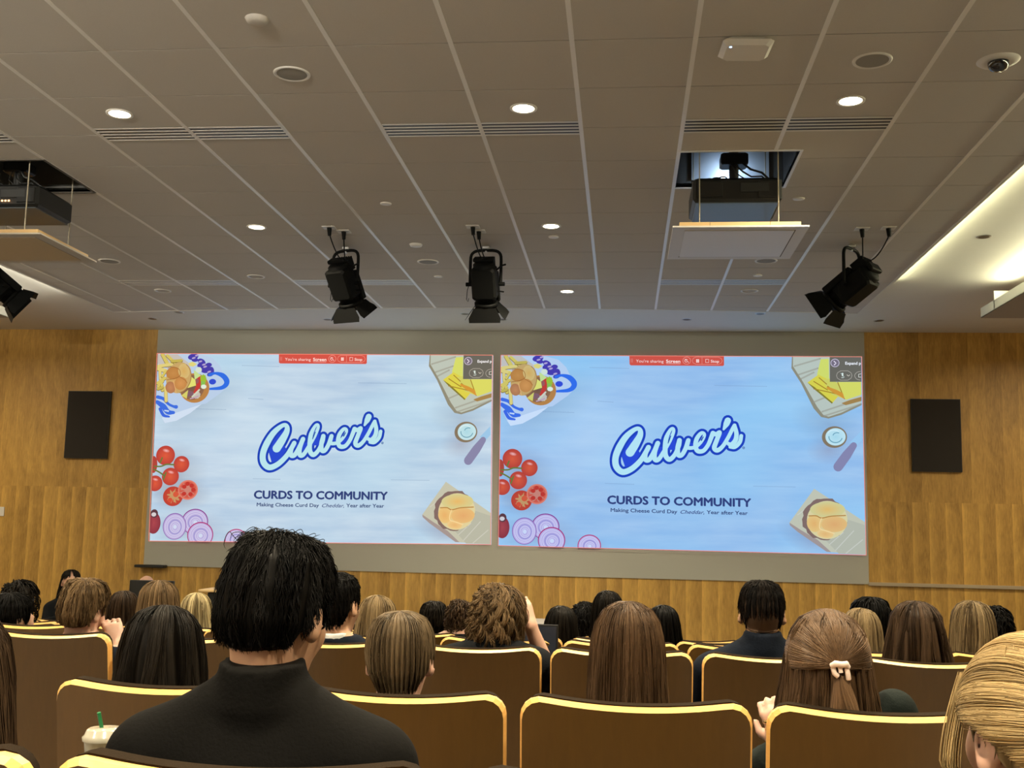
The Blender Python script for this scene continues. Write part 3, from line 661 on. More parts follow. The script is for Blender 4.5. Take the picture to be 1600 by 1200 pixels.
    for (a_, b_) in (((120, 130), (360, 60)), ((160, 210), (340, 150)), ((180, 250), (300, 190)), ((380, 560), (740, 440)), ((300, 470), (420, 420)), ((400, 600), (745, 490))): d.stroke([a_, b_], 16, (150, 150, 140), a=.6)
    d.poly([(365, 65), (440, 60), (445, 280), (600, 440), (420, 320), (330, 210)], (205, 218, 110)); d.poly([(240, 285), (345, 210), (440, 260), (560, 380), (470, 485), (330, 370)], (212, 208, 80)); d.poly([(445, 250), (520, 285), (590, 440), (470, 400), (380, 260)], (202, 206, 105))
    d.poly([(520, 280), (745, 280), (748, 400), (600, 450)], (210, 216, 105)); d.poly([(240, 285), (300, 345), (470, 485), (480, 475), (310, 330)], (130, 125, 50))
    for p in ([(350, 240), (420, 300)], [(300, 275), (430, 355)], [(300, 345), (440, 375), (520, 395)], [(430, 320), (590, 440)], [(525, 285), (580, 420)]): d.stroke(p, 9, (160, 130, 50))
    d.stroke([(430, 335), (500, 370), (560, 400), (585, 435)], [20, 40, 40, 10], (205, 150, 60)); d.poly([(560, 480), (640, 450), (748, 420), (748, 460), (600, 500)], (160, 130, 80))
    E_.append(('picture_cheese_board', d))
    d = Draw(1220, 550, 6)
    d.ell(495, 800, 118, 102, (130, 118, 100)); d.ell(505, 798, 95, 82, (165, 215, 235), edge=(190, 228, 242)); d.ring(505, 800, 62, 52, 9, (105, 160, 185), a0=10, a1=190); d.ring(520, 785, 38, 26, 9, (110, 165, 190), a0=180, a1=300); d.ring(490, 770, 55, 35, 6, (215, 240, 250), a0=190, a1=330)
    E_.append(('picture_sauce_cup', d))
    d = Draw(1220, 550, 6)
    d.poly([(640, 850), (745, 745), (752, 830), (700, 885)], (150, 198, 240)); d.stroke([(675, 880), (610, 970), (530, 1080)], [62, 88, 90], (132, 134, 175), smooth=True)
    E_.append(('picture_spreading_knife', d))
    d = Draw(1216, 740, 8.573)
    d.poly([(470, 210), (140, 665), (300, 800), (700, 1065), (1165, 1100), (1150, 660), (880, 480)], (190, 195, 180)); d.poly([(140, 665), (300, 770), (520, 900), (700, 1065), (640, 1060), (250, 790), (145, 700)], (160, 150, 150))
    d.poly([(620, 900), (900, 620), (1150, 700), (1165, 1100), (800, 1085)], (178, 184, 172))
    for p in ([(680, 960), (860, 800)], [(760, 1040), (1000, 780)], [(900, 1080), (1120, 900)], [(250, 560), (430, 430)]): d.stroke(p, 12, (205, 210, 205), a=.7)
    d.ell(610, 620, 300, 282, (128, 108, 105), wob=.05); d.ell(645, 632, 272, 258, (222, 190, 125), edge=(215, 210, 165))
    d.ell(650, 490, 235, 105, (222, 185, 112), edge=(205, 205, 150)); d.ell(740, 690, 172, 105, (218, 170, 115), edge=(222, 186, 125)); d.ell(470, 680, 95, 115, (222, 176, 112), edge=(225, 195, 130), rot=-20); d.ell(620, 820, 110, 55, (222, 180, 120), edge=(228, 200, 140), rot=8)
    d.stroke([(400, 575), (500, 575), (570, 605), (700, 580), (890, 572)], 14, (175, 130, 70), smooth=True); d.stroke([(570, 610), (545, 680), (550, 750), (620, 775), (740, 815)], 12, (240, 215, 160), smooth=True); d.stroke([(550, 765), (520, 820)], 12, (230, 200, 145))
    E_.append(('picture_burger_bun', d))
    # logo
    d = Draw(940, 640, 6.667)
    S_ = [([(290, 445), (345, 360), (395, 265), (390, 205), (340, 205), (250, 280), (180, 390), (140, 500), (150, 595), (215, 650), (310, 615), (400, 530), (450, 450), (480, 390)], [92, 84, 62, 44, 44, 62, 70, 66, 66, 62, 58, 54, 50, 46]),
          ([(482, 392), (450, 460), (450, 520), (490, 520), (540, 440), (578, 350)], 50), ([(578, 350), (545, 450), (550, 520), (590, 515), (650, 420), (705, 320), (742, 230), (735, 195), (705, 215), (665, 300), (655, 400), (660, 480), (700, 520), (755, 470), (795, 380), (803, 320)], [46, 50, 50, 46, 40, 40, 34, 28, 34, 48, 52, 52, 50, 44, 46, 50]),
          ([(803, 320), (785, 400), (790, 470), (825, 475), (865, 410), (895, 320), (885, 390), (930, 400), (985, 380), (1040, 320), (1062, 260), (1030, 245), (985, 300), (970, 370), (990, 430), (1050, 430), (1100, 370), (1130, 300), (1150, 245)], [48, 50, 50, 46, 46, 46, 40, 38, 36, 34, 34, 38, 46, 48, 48, 44, 42, 46, 48]),
          ([(1150, 245), (1185, 258), (1220, 240), (1190, 320), (1165, 400), (1200, 425), (1255, 380), (1310, 290), (1355, 200), (1375, 165)], [46, 46, 46, 48, 50, 48, 42, 40, 40, 40]),
          ([(1375, 170), (1395, 250), (1385, 320), (1340, 365), (1300, 350)], [42, 46, 50, 46, 34]), ([(1445, 275), (1430, 340), (1380, 390), (1330, 390)], [40, 42, 42, 36]), ([(1305, 115), (1290, 150), (1262, 205)], [66, 62, 24])]
    for p, w_ in S_: d.stroke(p, [q+52 for q in w_] if isinstance(w_, list) else w_+52, (30, 66, 190), smooth=True)
    for p_ in ([(200, 480), (300, 300), (370, 240), (350, 380), (400, 460), (330, 570), (240, 600)], [(450, 420), (600, 420), (760, 420), (760, 300), (700, 250), (600, 480)], [(1180, 330), (1260, 240), (1320, 200), (1380, 300), (1300, 380)], [(860, 330), (960, 400), (1090, 320), (1150, 380), (1050, 440)]): d.poly(p_, (42, 76, 215))
    for p, w_ in S_: d.stroke(p, w_, (178, 228, 246), smooth=True)
    d.stroke([(345, 270), (310, 310), (260, 385), (235, 440)], [14, 34, 30, 8], (42, 76, 215), smooth=True); d.stroke([(712, 275), (695, 315), (685, 350)], [10, 16, 8], (30, 80, 170)); d.stroke([(1050, 285), (1030, 320)], [10, 14], (30, 80, 170))
    d.ell(1470, 400, 13, 13, (60, 90, 150)); d.ell(1470, 400, 8, 8, (130, 170, 220))
    E_.append(('logo_lettering', d))
    d = Draw(940, 640, 6.667)
    d.text('CURDS TO COMMUNITY', 60, 980, 1545, 1016, 84, (50, 66, 125), bold=.04)
    E_.append(('headline_text', d))
    d = Draw(940, 640, 6.667)
    d.text('Making Cheese Curd Day', 92, 1064, 780, 1084, 38, (58, 76, 125), bold=.025); d.text('Cheddar,', 815, 1086, 1062, 1092, 38, (58, 72, 130), bold=.012, shear=.35); d.text('Year after Year', 1088, 1090, 1512, 1102, 38, (58, 76, 125), bold=.025)
    E_.append(('subtitle_text', d))
    # sharing banner
    d = Draw(970, 548, 8.889); R_ = (205, 84, 74)
    d.poly([(108, 60), (1418, 72), (1420, 195), (1405, 210), (130, 200), (112, 185)], R_)
    W_ = (250, 225, 225)
    d.text("You're sharing", 200, 158, 582, 164, 40, W_); d.text('Screen', 618, 162, 812, 165, 42, (255, 240, 240), bold=.02); d.stroke([(620, 176), (812, 179)], 4, W_)
    d.ring(902, 135, 54, 50, 7, (232, 150, 140)); d.ring(895, 136, 20, 20, 6, W_, a0=60, a1=330); d.stroke([(880, 115), (928, 160)], 6, W_)
    d.stroke([(1030, 85), (1340, 87), (1380, 105), (1395, 138), (1380, 170), (1340, 190), (1030, 186), (990, 165), (980, 135), (995, 100), (1030, 85)], 6, (232, 150, 140)); d.stroke([(1114, 88), (1114, 186)], 5, (232, 150, 140))
    for x_ in (1042, 1064): d.poly([(x_-8, 115), (x_+8, 115), (x_+8, 162), (x_-8, 162)], W_)
    d.stroke([(1164, 116), (1206, 116), (1206, 162), (1164, 162), (1164, 116)], 6, W_); d.text('Stop', 1236, 162, 1350, 164, 38, W_, bold=.015)
    for x_ in (134, 152): d.stroke([(x_, 108), (x_, 158)], 5, (225, 150, 145))
    E_.append(('sharing_banner', d))
    # dark overlay at the top right
    d = Draw(1270, 550, 17.78); 
    d.poly([(435, 120), (1310, 120), (1318, 830), (440, 830)], (104, 104, 98))
    d.ell(583, 303, 112, 108, (118, 112, 130)); d.ring(583, 303, 115, 108, 16, (205, 200, 225)); d.stroke([(555, 255), (612, 308), (562, 360)], 22, (240, 235, 255))
    d.text('Expand p', 870, 350, 1300, 352, 80, (235, 240, 250), bold=.025)
    d.stroke([(740, 525), (940, 525), (1030, 580), (1055, 655), (1030, 730), (940, 785), (740, 785), (650, 730), (625, 655), (650, 580), (740, 525)], 14, (175, 172, 165)); d.stroke([(793, 600), (793, 655)], 42, (220, 238, 235)); d.stroke([(765, 715), (822, 715)], 14, (220, 238, 235)); d.stroke([(745, 590), (840, 700)], 12, (200, 220, 220)); d.stroke([(915, 635), (955, 672), (990, 640)], 16, (215, 210, 200))
    d.stroke([(1290, 540), (1190, 570), (1130, 655), (1180, 750), (1280, 785)], 14, (175, 172, 165), smooth=True); d.stroke([(1300, 610), (1240, 620), (1240, 700), (1300, 700)], 16, (225, 230, 225))
    E_.append(('call_controls_overlay', d))
    # thin red frame
    d = Draw(0, 0, 1)
    q = [(782.5, 554), (1345, 557), (1352.5, 869.5), (779, 852.5)]
    for i in range(4): d.stroke([q[i], q[(i+1) % 4]], 1.9, (240, 140, 125))
    E_.append(('red_frame', d))
    return E_
ELEMENTS = slide_elements()
def build_slide(quad, label, tint, bgc):
    """quad: world x,z of TL, TR, BR, BL on the screen"""
    t = empty('projected_slide', ((quad[0][0]+quad[1][0])/2, WALL_Y-.02, quad[3][1]), label, 'projected slide')
    Hw = homog([(0, 0), (1, 0), (1, 1), (0, 1)], quad); ox, oy, oz = t.location
    def to_world(p):
        a = H_IN @ np.array([p[0], p[1], 1.0]); a = a/a[2]; a[0] = min(max(a[0], 0), 1); a[1] = min(max(a[1], 0), 1)
        b = Hw @ np.array([a[0], a[1], 1.0]); return b[0]/b[2]-ox, b[1]/b[2]-oz
    me = bpy.data.meshes.new('slide_background'); me.from_pydata([(q[0]-ox, -.0010, q[1]-oz) for q in quad], [], [(3, 2, 1, 0)]); me.materials.append(bgc); link('slide_background', me, t)
    sm = slide_mat('projected_colours', tint); lay = 12
    for nm, d in ELEMENTS:
        V = []; F = []; C = []
        for pts, faces, cols in d.parts:
            n = len(V); y = -lay*.00014; lay += 1
            for p in pts:
                x, z = to_world(p); V.append((x, y, z))
            F += [tuple(n+i for i in f) for f in faces]; C += cols
        me = bpy.data.meshes.new(nm); me.from_pydata(V, [], F); ca = me.color_attributes.new('Col', 'FLOAT_COLOR', 'POINT'); ca.data.foreach_set('color', np.array(C, np.float32).ravel())
        me.materials.append(sm); me.update(); o = link(nm, me, t)
        if nm.startswith('picture_shadows'): o['kind'] = 'stuff'
    return t
build_slide([(-6.091, 3.958), (-1.659, 3.962), (-1.627, 1.575), (-6.044, 1.520)], 'left one of the two identical projected slides, paler, headline CURDS TO COMMUNITY', (1.12, 1.02, .92), bg_mat('slide_boards_left', srgb(176, 200, 224), srgb(204, 222, 236), srgb(186, 222, 240)))
build_slide([(-1.560, 3.962), (2.905, 3.968), (2.912, 1.553), (-1.538, 1.565)], 'right one of the two identical projected slides, bluer, headline CURDS TO COMMUNITY', (1.0, 1.0, 1.0), bg_mat('slide_boards_right', srgb(140, 184, 234), srgb(162, 200, 240), srgb(142, 208, 250)))
#PART2
# ================================================================ auditorium chairs
SEAT_W = 0.56; BACK_W = 0.527; TOP = 0.98
def chair_meshes():
    nx, nz = 22, 12; hw = BACK_W/2; rad = .052; z0 = .36
    def ztop(x):
        u = x/hw; z = TOP-.020*(1-u*u); e = abs(x)-(hw-rad)
        if e > 0: z -= rad-math.sqrt(max(rad*rad-e*e, 0))
        return z
    def yb(x, z):  # bulge towards the back in plan, and a backwards lean
        u = x/hw; return -.034*(1-u*u)-(z-TOP)*.17
    ang = np.linspace(0, 1, nx+1); xs_ = [hw*math.sin((a-.5)*math.pi) for a in ang]
    def grid(inset, dy, ztrim=0.0):
        vs = []
        for x in xs_:
            xi = x*(hw-inset)/hw; zt = ztop(xi*hw/(hw-inset)*.9999)-inset-ztrim
            for k in range(nz+1):
                z = z0+(zt-z0)*k/nz; vs.append((xi, yb(xi, z)+dy, z))
        return vs
    th = .030; bev = .0050
    rear_in = grid(bev, 0.0, .0035); rear_out = grid(0.0, .010); front = grid(0.0, th)
    mb = MB()
    def q(i, k): return i*(nz+1)+k
    n = (nx+1)*(nz+1)
    mb.cur = 0; mb.add(rear_in, [(q(i, k), q(i+1, k), q(i+1, k+1), q(i, k+1)) for i in range(nx) for k in range(nz)], True)
    mb.cur = 0; mb.add(front, [(q(i, k+1), q(i+1, k+1), q(i+1, k), q(i, k)) for i in range(nx) for k in range(nz)], True)
    ring = [q(0, k) for k in range(nz+1)]+[q(i, nz) for i in range(1, nx+1)]+[q(nx, k) for k in range(nz-1, -1, -1)]
    A = [rear_in[i] for i in ring]; B = [rear_out[i] for i in ring]; Cc = [front[i] for i in ring]; m = len(ring)
    mb.cur = 1; mb.add(A+B, [(i, m+i, m+i+1, i+1) for i in range(m-1)]); mb.add(B+Cc, [(i, m+i, m+i+1, i+1) for i in range(m-1)])
    # cushion
    cu = MB(); c0 = grid(.004, th+.001, -.007); c1 = grid(.018, th+.052, .004)
    c0 = [(x, y, z if z < TOP-.2 else z) for x, y, z in c0]
    cu.add(c0, [(q(i, k), q(i+1, k), q(i+1, k+1), q(i, k+1)) for i in range(nx) for k in range(nz)], True)
    cu.add(c1, [(q(i, k+1), q(i+1, k+1), q(i+1, k), q(i, k)) for i in range(nx) for k in range(nz)], True)
    A = [c0[i] for i in ring]; B = [c1[i] for i in ring]; mid = [((a[0]+b[0])/2*1.004, (a[1]+b[1])/2, max(a[2], b[2])+.002 if a[2] > .8 else (a[2]+b[2])/2) for a, b in zip(A, B)]
    cu.add(A+mid, [(i, m+i, m+i+1, i+1) for i in range(m-1)], True); cu.add(mid+B, [(i, m+i, m+i+1, i+1) for i in range(m-1)], True)
    return mb, cu
def make_chair():
    t = empty('auditorium_chair', (0, 0, 0), 'chair', 'chair')
    mb, cu = chair_meshes()
    mb.build('back_shell', [m_seatwood, m_ply], t); cu.build('back_cushion', m_uph, t)
    s = MB(); s.box((-.235, .12, .40), (.235, .56, .475), bev=.022); s.build('seat_cushion', m_uph, t)
    s = MB(); s.box((-.24, .11, .375), (.24, .55, .398), bev=.006); s.build('seat_pan', m_seatwood, t)
    for sx in (-1, 1):
        l = MB(); l.box((sx*.255-.012, .10, .02), (sx*.255+.012, .36, .42), bev=.004); l.box((sx*.255-.03, .04, 0), (sx*.255+.03, .42, .02), bev=.004); l.build('leg', m_black, t)
    a = MB(); a.box((.2655, .06, .665), (.292, .40, .70), bev=.008); a.box((.270, .16, .30), (.288, .32, .666), bev=.003); a.build('armrest', m_black, t)
    return t
chair0 = make_chair(); chair_used = [False]
def chair(xc, y, label, group=None):
    o = chair0 if not chair_used[0] else copy_tree(chair0); chair_used[0] = True
    o.location = (xc, y, floor_z(y)); o['label'] = label
    if group: o['group'] = group
    return o
ORD = ['first', 'second', 'third', 'fourth', 'fifth', 'sixth', 'seventh', 'eighth', 'ninth', 'tenth', 'eleventh', 'twelfth']
chair_rows = []
def row(y, x_left, n, special, rowname):
    """x_left: left edge of the first chair back"""
    for i in range(n):
        xc = x_left+i*SEAT_W+BACK_W/2
        lb = special.get(i) or 'wooden auditorium chair back, %s from the left in the %s' % (ORD[i], rowname)
        chair(xc, y, lb, rowname.replace('row', 'chairs in the row'))
CH = [
 (1.48, -1.329, 4, {0: 'nearest-row chair at the lower left corner, only its right corner showing', 1: 'nearest-row chair holding the man in the black polo shirt', 2: 'nearest-row chair top at the bottom edge, right of the man in black', 3: 'nearest-row chair of the blonde woman at the right corner'}, 'nearest row'),
 (2.60, -1.352, 4, {0: 'second-row chair with curved golden top behind the iced drink, under the dark-haired woman', 1: 'second-row chair of the boy with the brown bowl cut', 2: 'second-row chair in front of the long straight brown hair', 3: 'second-row chair of the woman with the clipped half-up hair'}, 'second row'),
 (4.20, -2.505, 8, {0: 'third-row chair at the left edge holding the boy who rests his cheek on his hand', 1: 'third-row chair right of the cheek-resting boy, mostly behind the dark-haired woman', 2: 'third-row chair largely hidden behind the man in black polo', 3: 'third-row chair of the curly-haired person, right of the bowl-cut boy', 4: 'third-row chair left of the fade-haircut man, behind the long straight brown hair', 5: 'third-row chair of the man with the fade haircut and navy jacket', 6: 'third-row chair of the woman with long dark brown hair', 7: 'third-row chair at the right, mostly behind the blonde bun'}, 'third row'),
 (5.10, -3.068, 10, {}, 'fourth row'),
 (6.00, -4.20, 12, {}, 'fifth row'),
 (6.83, -4.20, 12, {}, 'sixth row'),
 (7.70, -4.76, 12, {}, 'seventh row'),
]
for c in CH: row(*c)

# ================================================================ people: implicit surfaces -> one continuous mesh
def surface_nets(d, org, h):
    s = d < 0
    nx, ny, nz = d.shape
    cs = [s[i:nx-1+i, j:ny-1+j, k:nz-1+k] for i in (0, 1) for j in (0, 1) for k in (0, 1)]
    any_ = np.logical_or.reduce(cs); all_ = np.logical_and.reduce(cs); cell = any_ & ~all_
    idx = -np.ones(cell.shape, np.int64); I, J, K = np.nonzero(cell); nv = len(I); idx[I, J, K] = np.arange(nv)
    acc = np.zeros((nv, 3)); cnt = np.zeros(nv)
    C8 = [(i, j, k) for i in (0, 1) for j in (0, 1) for k in (0, 1)]
    for a in range(8):
        for ax in range(3):
            if C8[a][ax]: continue
            b = list(C8[a]); b[ax] = 1
            da = d[I+C8[a][0], J+C8[a][1], K+C8[a][2]]; db = d[I+b[0], J+b[1], K+b[2]]
            m = (da < 0) != (db < 0); t = da/(da-db+1e-12)
            p = np.stack([np.full(nv, C8[a][q], float) for q in range(3)], 1); p[:, ax] += t
            acc[m] += p[m]; cnt[m] += 1
    V = (np.stack([I, J, K], 1)+acc/np.maximum(cnt, 1)[:, None])*h+np.array(org)
    F = []
    for ax in range(3):
        sl0 = [slice(1, -1)]*3; a = [slice(1, -1)]*3; b = [slice(1, -1)]*3
        a[ax] = slice(0, -1); b[ax] = slice(1, None)
        s0 = s[tuple(a)]; s1 = s[tuple(b)]
        m = s0 != s1; P = np.stack(np.nonzero(m), 1)
        for q in range(3):
            if q != ax: P[:, q] += 1
        u, v = (ax+1) % 3, (ax+2) % 3
        def g(du, dv):
            Q = P.copy(); Q[:, u] -= du; Q[:, v] -= dv; return idx[Q[:, 0], Q[:, 1], Q[:, 2]]
        q4 = np.stack([g(1, 1), g(0, 1), g(0, 0), g(1, 0)], 1)
        inside = s0[m]
        q4[~inside] = q4[~inside][:, ::-1]
        F.append(q4[(q4 >= 0).all(1)])
    return V, np.concatenate(F)
def np_mesh(name, V, F, m, parent, smooth=True):
    me = bpy.data.meshes.new(name); F = np.asarray(F, np.int32); V = np.asarray(V, np.float32)
    me.vertices.add(len(V)); me.vertices.foreach_set('co', V.ravel())
    k = F.shape[1]; me.loops.add(F.size); me.loops.foreach_set('vertex_index', F.ravel())
    me.polygons.add(len(F)); me.polygons.foreach_set('loop_start', np.arange(0, F.size, k, dtype=np.int32))
    me.polygons.foreach_set('use_smooth', np.full(len(F), smooth)); 
    for q in (m if isinstance(m, (list, tuple)) else [m]): me.materials.append(q)
    me.update(calc_edges=True); me.validate(); return link(name, me, parent)
class SDF:
    def __init__(s): s.p = []
    def cap(s, a, b, ra, rb=None, k=.02, sub=False): s.p.append(('cap', np.array(a, float), np.array(b, float), ra, ra if rb is None else rb, k, sub)); return s
    def ell(s, c, r, R=None, k=.02, sub=False): s.p.append(('ell', np.array(c, float), np.array(r, float), np.eye(3) if R is None else np.array(R), 0, k, sub)); return s
    def inflate(s, e, names=None):
        o = SDF()
        for q in s.p:
            q = list(q)
            if q[0] == 'cap': q[3] += e; q[4] += e
            else: q[2] = q[2]+e
            o.p.append(tuple(q))
        return o
    def mesh(s, h, clips=()):
        lo = np.full(3, 9.); hi = -lo
        for q in s.p:
            if q[0] == 'cap':
                r = max(q[3], q[4]); lo = np.minimum(lo, np.minimum(q[1], q[2])-r); hi = np.maximum(hi, np.maximum(q[1], q[2])+r)
            else: r = q[2].max(); lo = np.minimum(lo, q[1]-r); hi = np.maximum(hi, q[1]+r)
        lo = lo-3*h; hi = hi+3*h; n = np.ceil((hi-lo)/h).astype(int)+1
        ax = [lo[i]+np.arange(n[i])*h for i in range(3)]
        d = np.full(n, 1.0, np.float32)
        for q in s.p:
            k = q[5]
            if q[0] == 'cap': r = max(q[3], q[4]); a, b = np.minimum(q[1], q[2])-r, np.maximum(q[1], q[2])+r
            else: r = q[2].max(); a, b = q[1]-r, q[1]+r
            a = a-k-2*h; b = b+k+2*h
            i0 = np.maximum(((a-lo)/h).astype(int), 0); i1 = np.minimum(((b-lo)/h).astype(int)+2, n)
            sl = tuple(slice(i0[i], i1[i]) for i in range(3))
            X, Y, Z = np.meshgrid(ax[0][sl[0]], ax[1][sl[1]], ax[2][sl[2]], indexing='ij'); P = np.stack([X, Y, Z], -1)
            if q[0] == 'cap':
                ba = q[2]-q[1]; L2 = ba@ba+1e-12; t = np.clip(((P-q[1])@ba)/L2, 0, 1)
                e = np.linalg.norm(P-q[1]-t[..., None]*ba, axis=-1)-(q[3]+(q[4]-q[3])*t)
            else:
                L = (P-q[1])@q[3]; k0 = np.linalg.norm(L/q[2], axis=-1); k1 = np.linalg.norm(L/(q[2]**2), axis=-1)+1e-9; e = k0*(k0-1)/k1
            o = d[sl]
            if q[6]:
                hh = np.clip(.5-.5*(o+e)/k, 0, 1) if k > 0 else 0; d[sl] = o+(-e-o)*hh+k*hh*(1-hh)
            else:
                hh = np.clip(.5+.5*(o-e)/k, 0, 1); d[sl] = o+(e-o)*hh-k*hh*(1-hh)
        if clips:
            X, Y, Z = np.meshgrid(*ax, indexing='ij')
            for (p0, nn) in clips: d = np.maximum(d, (X-p0[0])*nn[0]+(Y-p0[1])*nn[1]+(Z-p0[2])*nn[2])
        return surface_nets(d, lo, h)
def rotm(yaw, pitch=0, roll=0):
    """yaw > 0 turns to the left (counter-clockwise from above), pitch > 0 looks down, roll > 0 tips the head to its right"""
    return np.array(Matrix.Rotation(yaw, 3, 'Z') @ Matrix.Rotation(-pitch, 3, 'X') @ Matrix.Rotation(roll, 3, 'Y'))
def head_sdf(S, hc, R, s=1.0, ear=1.0):
    def T(p): return hc+R@(np.array(p)*s)
    def el(c, r, Rl=None, k=.02, sub=False): S.ell(T(c), np.array(r)*s, R if Rl is None else R@Rl, k*s, sub)
    el((0, -.010, .030), (.073, .086, .092)); el((0, .035, .0), (.066, .068, .085), k=.03)
    el((0, .045, -.060), (.050, .052, .058), k=.03); el((0, .078, -.088), (.026, .024, .022), k=.025)
    S.cap(T((0, .100, .008)), T((0, .122, -.028)), .009*s, .013*s, .014*s); el((0, .096, .022), (.052, .014, .012), k=.016)
    el((-.030, .106, .006), (.017, .013, .012), k=.012, sub=True); el((.030, .106, .006), (.017, .013, .012), k=.012, sub=True)
    el((0, .101, -.056), (.024, .010, .006), k=.006); el((0, .099, -.066), (.020, .010, .007), k=.006); el((-.038, .072, -.02), (.022, .024, .022), k=.03); el((.038, .072, -.02), (.022, .024, .022), k=.03)
    for sx in (-1, 1):
        Rl = np.array(Matrix.Rotation(sx*math.radians(-24), 3, 'Z') @ Matrix.Rotation(sx*math.radians(-8), 3, 'Y') @ Matrix.Rotation(math.radians(-10), 3, 'X'))
        el((sx*.083, -.010, -.002), (.0085*ear, .020, .033), Rl, k=.008); el((sx*.079, -.004, -.026), (.008, .011, .012), Rl, k=.008)
        el((sx*.0905, -.007, .003), (.006, .011, .019), Rl, k=.004, sub=True)
    S.cap(T((0, -.015, -.045)), T((0, .045, -.085)), .046*s, .030*s, .03*s)
    return T
def hand_sdf(S, wrist, d, nrm, curl=.5, side=1, s=1.0, spread=.10):
    """palm along d, nrm points out of the back of the hand; five separate fingers"""
    d = np.array(d, float); d /= np.linalg.norm(d); n = np.array(nrm, float); n -= d*(n@d); n /= np.linalg.norm(n); x = np.cross(d, n)*side; w = np.array(wrist, float)
    def P(a, b, c): return w+(x*a+d*b+n*c)*s
    S.cap(P(-.012, .0, 0), P(-.022, .075, 0), .020*s, .015*s, .012*s); S.cap(P(.012, .0, 0), P(.024, .072, 0), .020*s, .014*s, .012*s); S.cap(P(0, .0, 0), P(0, .08, 0), .020*s, .014*s, .012*s)
    for i, (fx, L) in enumerate(((-.031, .070), (-.011, .080), (.010, .075), (.030, .060))):
        p = P(fx, .082, 0); ang = curl*.5; a = fx*spread*8
        for j, (l, r) in enumerate(((.45, .0088), (.30, .0080), (.25, .0072))):
            dirv = d*math.cos(ang)-n*math.sin(ang)+x*a*.3; q = p+dirv*L*l*s; S.cap(p, q, r*s, r*.93*s, .004*s); p = q; ang += curl*1.1
    p = P(-.028, .018, -.006); q = P(-.052, .045, -.012); S.cap(p, q, .013*s, .011*s, .010*s); r_ = P(-.058, .078, -.016-.01*curl); S.cap(q, r_, .0105*s, .0085*s, .004*s)

def strands(paths, rad, shade, sides=3):
    """paths (N,M,3) -> tapered tubes; returns V,F,shade per vertex"""
    N, M_, _ = paths.shape
    T = np.gradient(paths, axis=1); T /= (np.linalg.norm(T, axis=2, keepdims=True)+1e-9)
    ref = np.broadcast_to(np.array([0.31, 0.77, 0.55]), T.shape); U = np.cross(T, ref); U /= (np.linalg.norm(U, axis=2, keepdims=True)+1e-9); W = np.cross(T, U)
    tp = np.interp(np.linspace(0, 1, M_), [0, .12, .8, 1], [.5, 1, .9, .15])
    R = rad*tp[None, :, None]
    V = np.stack([paths+R*(U*math.cos(2*math.pi*k/sides)+W*math.sin(2*math.pi*k/sides)) for k in range(sides)], 2)  # N,M,s,3
    i = np.arange(N)[:, None, None]*M_*sides; j = np.arange(M_-1)[None, :, None]*sides; k = np.arange(sides)[None, None, :]; k2 = (k+1) % sides
    F = np.stack([i+j+k, i+j+k2, i+j+sides+k2, i+j+sides+k], -1).reshape(-1, 4)
    sh = np.repeat(np.repeat(shade[:, None, None], M_, 1), sides, 2).reshape(-1)
    return V.reshape(-1, 3), F, sh
class Hair:
    def __init__(s, hc, R, sc, rng): s.hc, s.R, s.sc, s.rng = hc, R, sc, rng; s.V = []; s.F = []; s.S = []; s.n = 0
    def put(s, V, F, sh): s.V.append(V); s.F.append(F+s.n); s.S.append(sh); s.n += len(V)
    def world(s, L, hang=None):
        W = (L*s.sc)@s.R.T+s.hc; return W
    def add_paths(s, P, rad, shade): V, F, sh = strands(s.world(P), rad, shade); s.put(V, F, sh)
    def build(s, m, parent):
        o = np_mesh('hair', np.concatenate(s.V), np.concatenate(s.F), m, parent)
        a = o.data.attributes.new('shade', 'FLOAT', 'POINT'); a.data.foreach_set('value', np.concatenate(s.S).astype(np.float32)); return o
def prof_arrays(rows):
    P = np.array(rows, float); seg = np.sqrt(np.diff(P[:, 0])**2+np.diff((P[:, 1]+P[:, 2])/2)**2); t = np.concatenate([[0], np.cumsum(seg)]); return t/t[-1], P, t[-1]
def mer(prof, phi, t, pole=(0, -.01)):
    tt, P, _ = prof; z = np.interp(t, tt, P[:, 0]); w = np.interp(t, tt, P[:, 1]); db = np.interp(t, tt, P[:, 2]); df = np.interp(t, tt, P[:, 3])
    c = np.cos(phi); s_ = np.sin(phi); x = w*s_; y = np.where(c > 0, -db*c, -df*c)
    fade = 1-np.clip(t*3, 0, 1); return np.stack([x+pole[0]*fade, y+pole[1]*fade, z], -1)
def t_of_z(prof, z):
    tt, P, _ = prof; return np.interp(-np.asarray(z, float), -P[:, 0], tt)
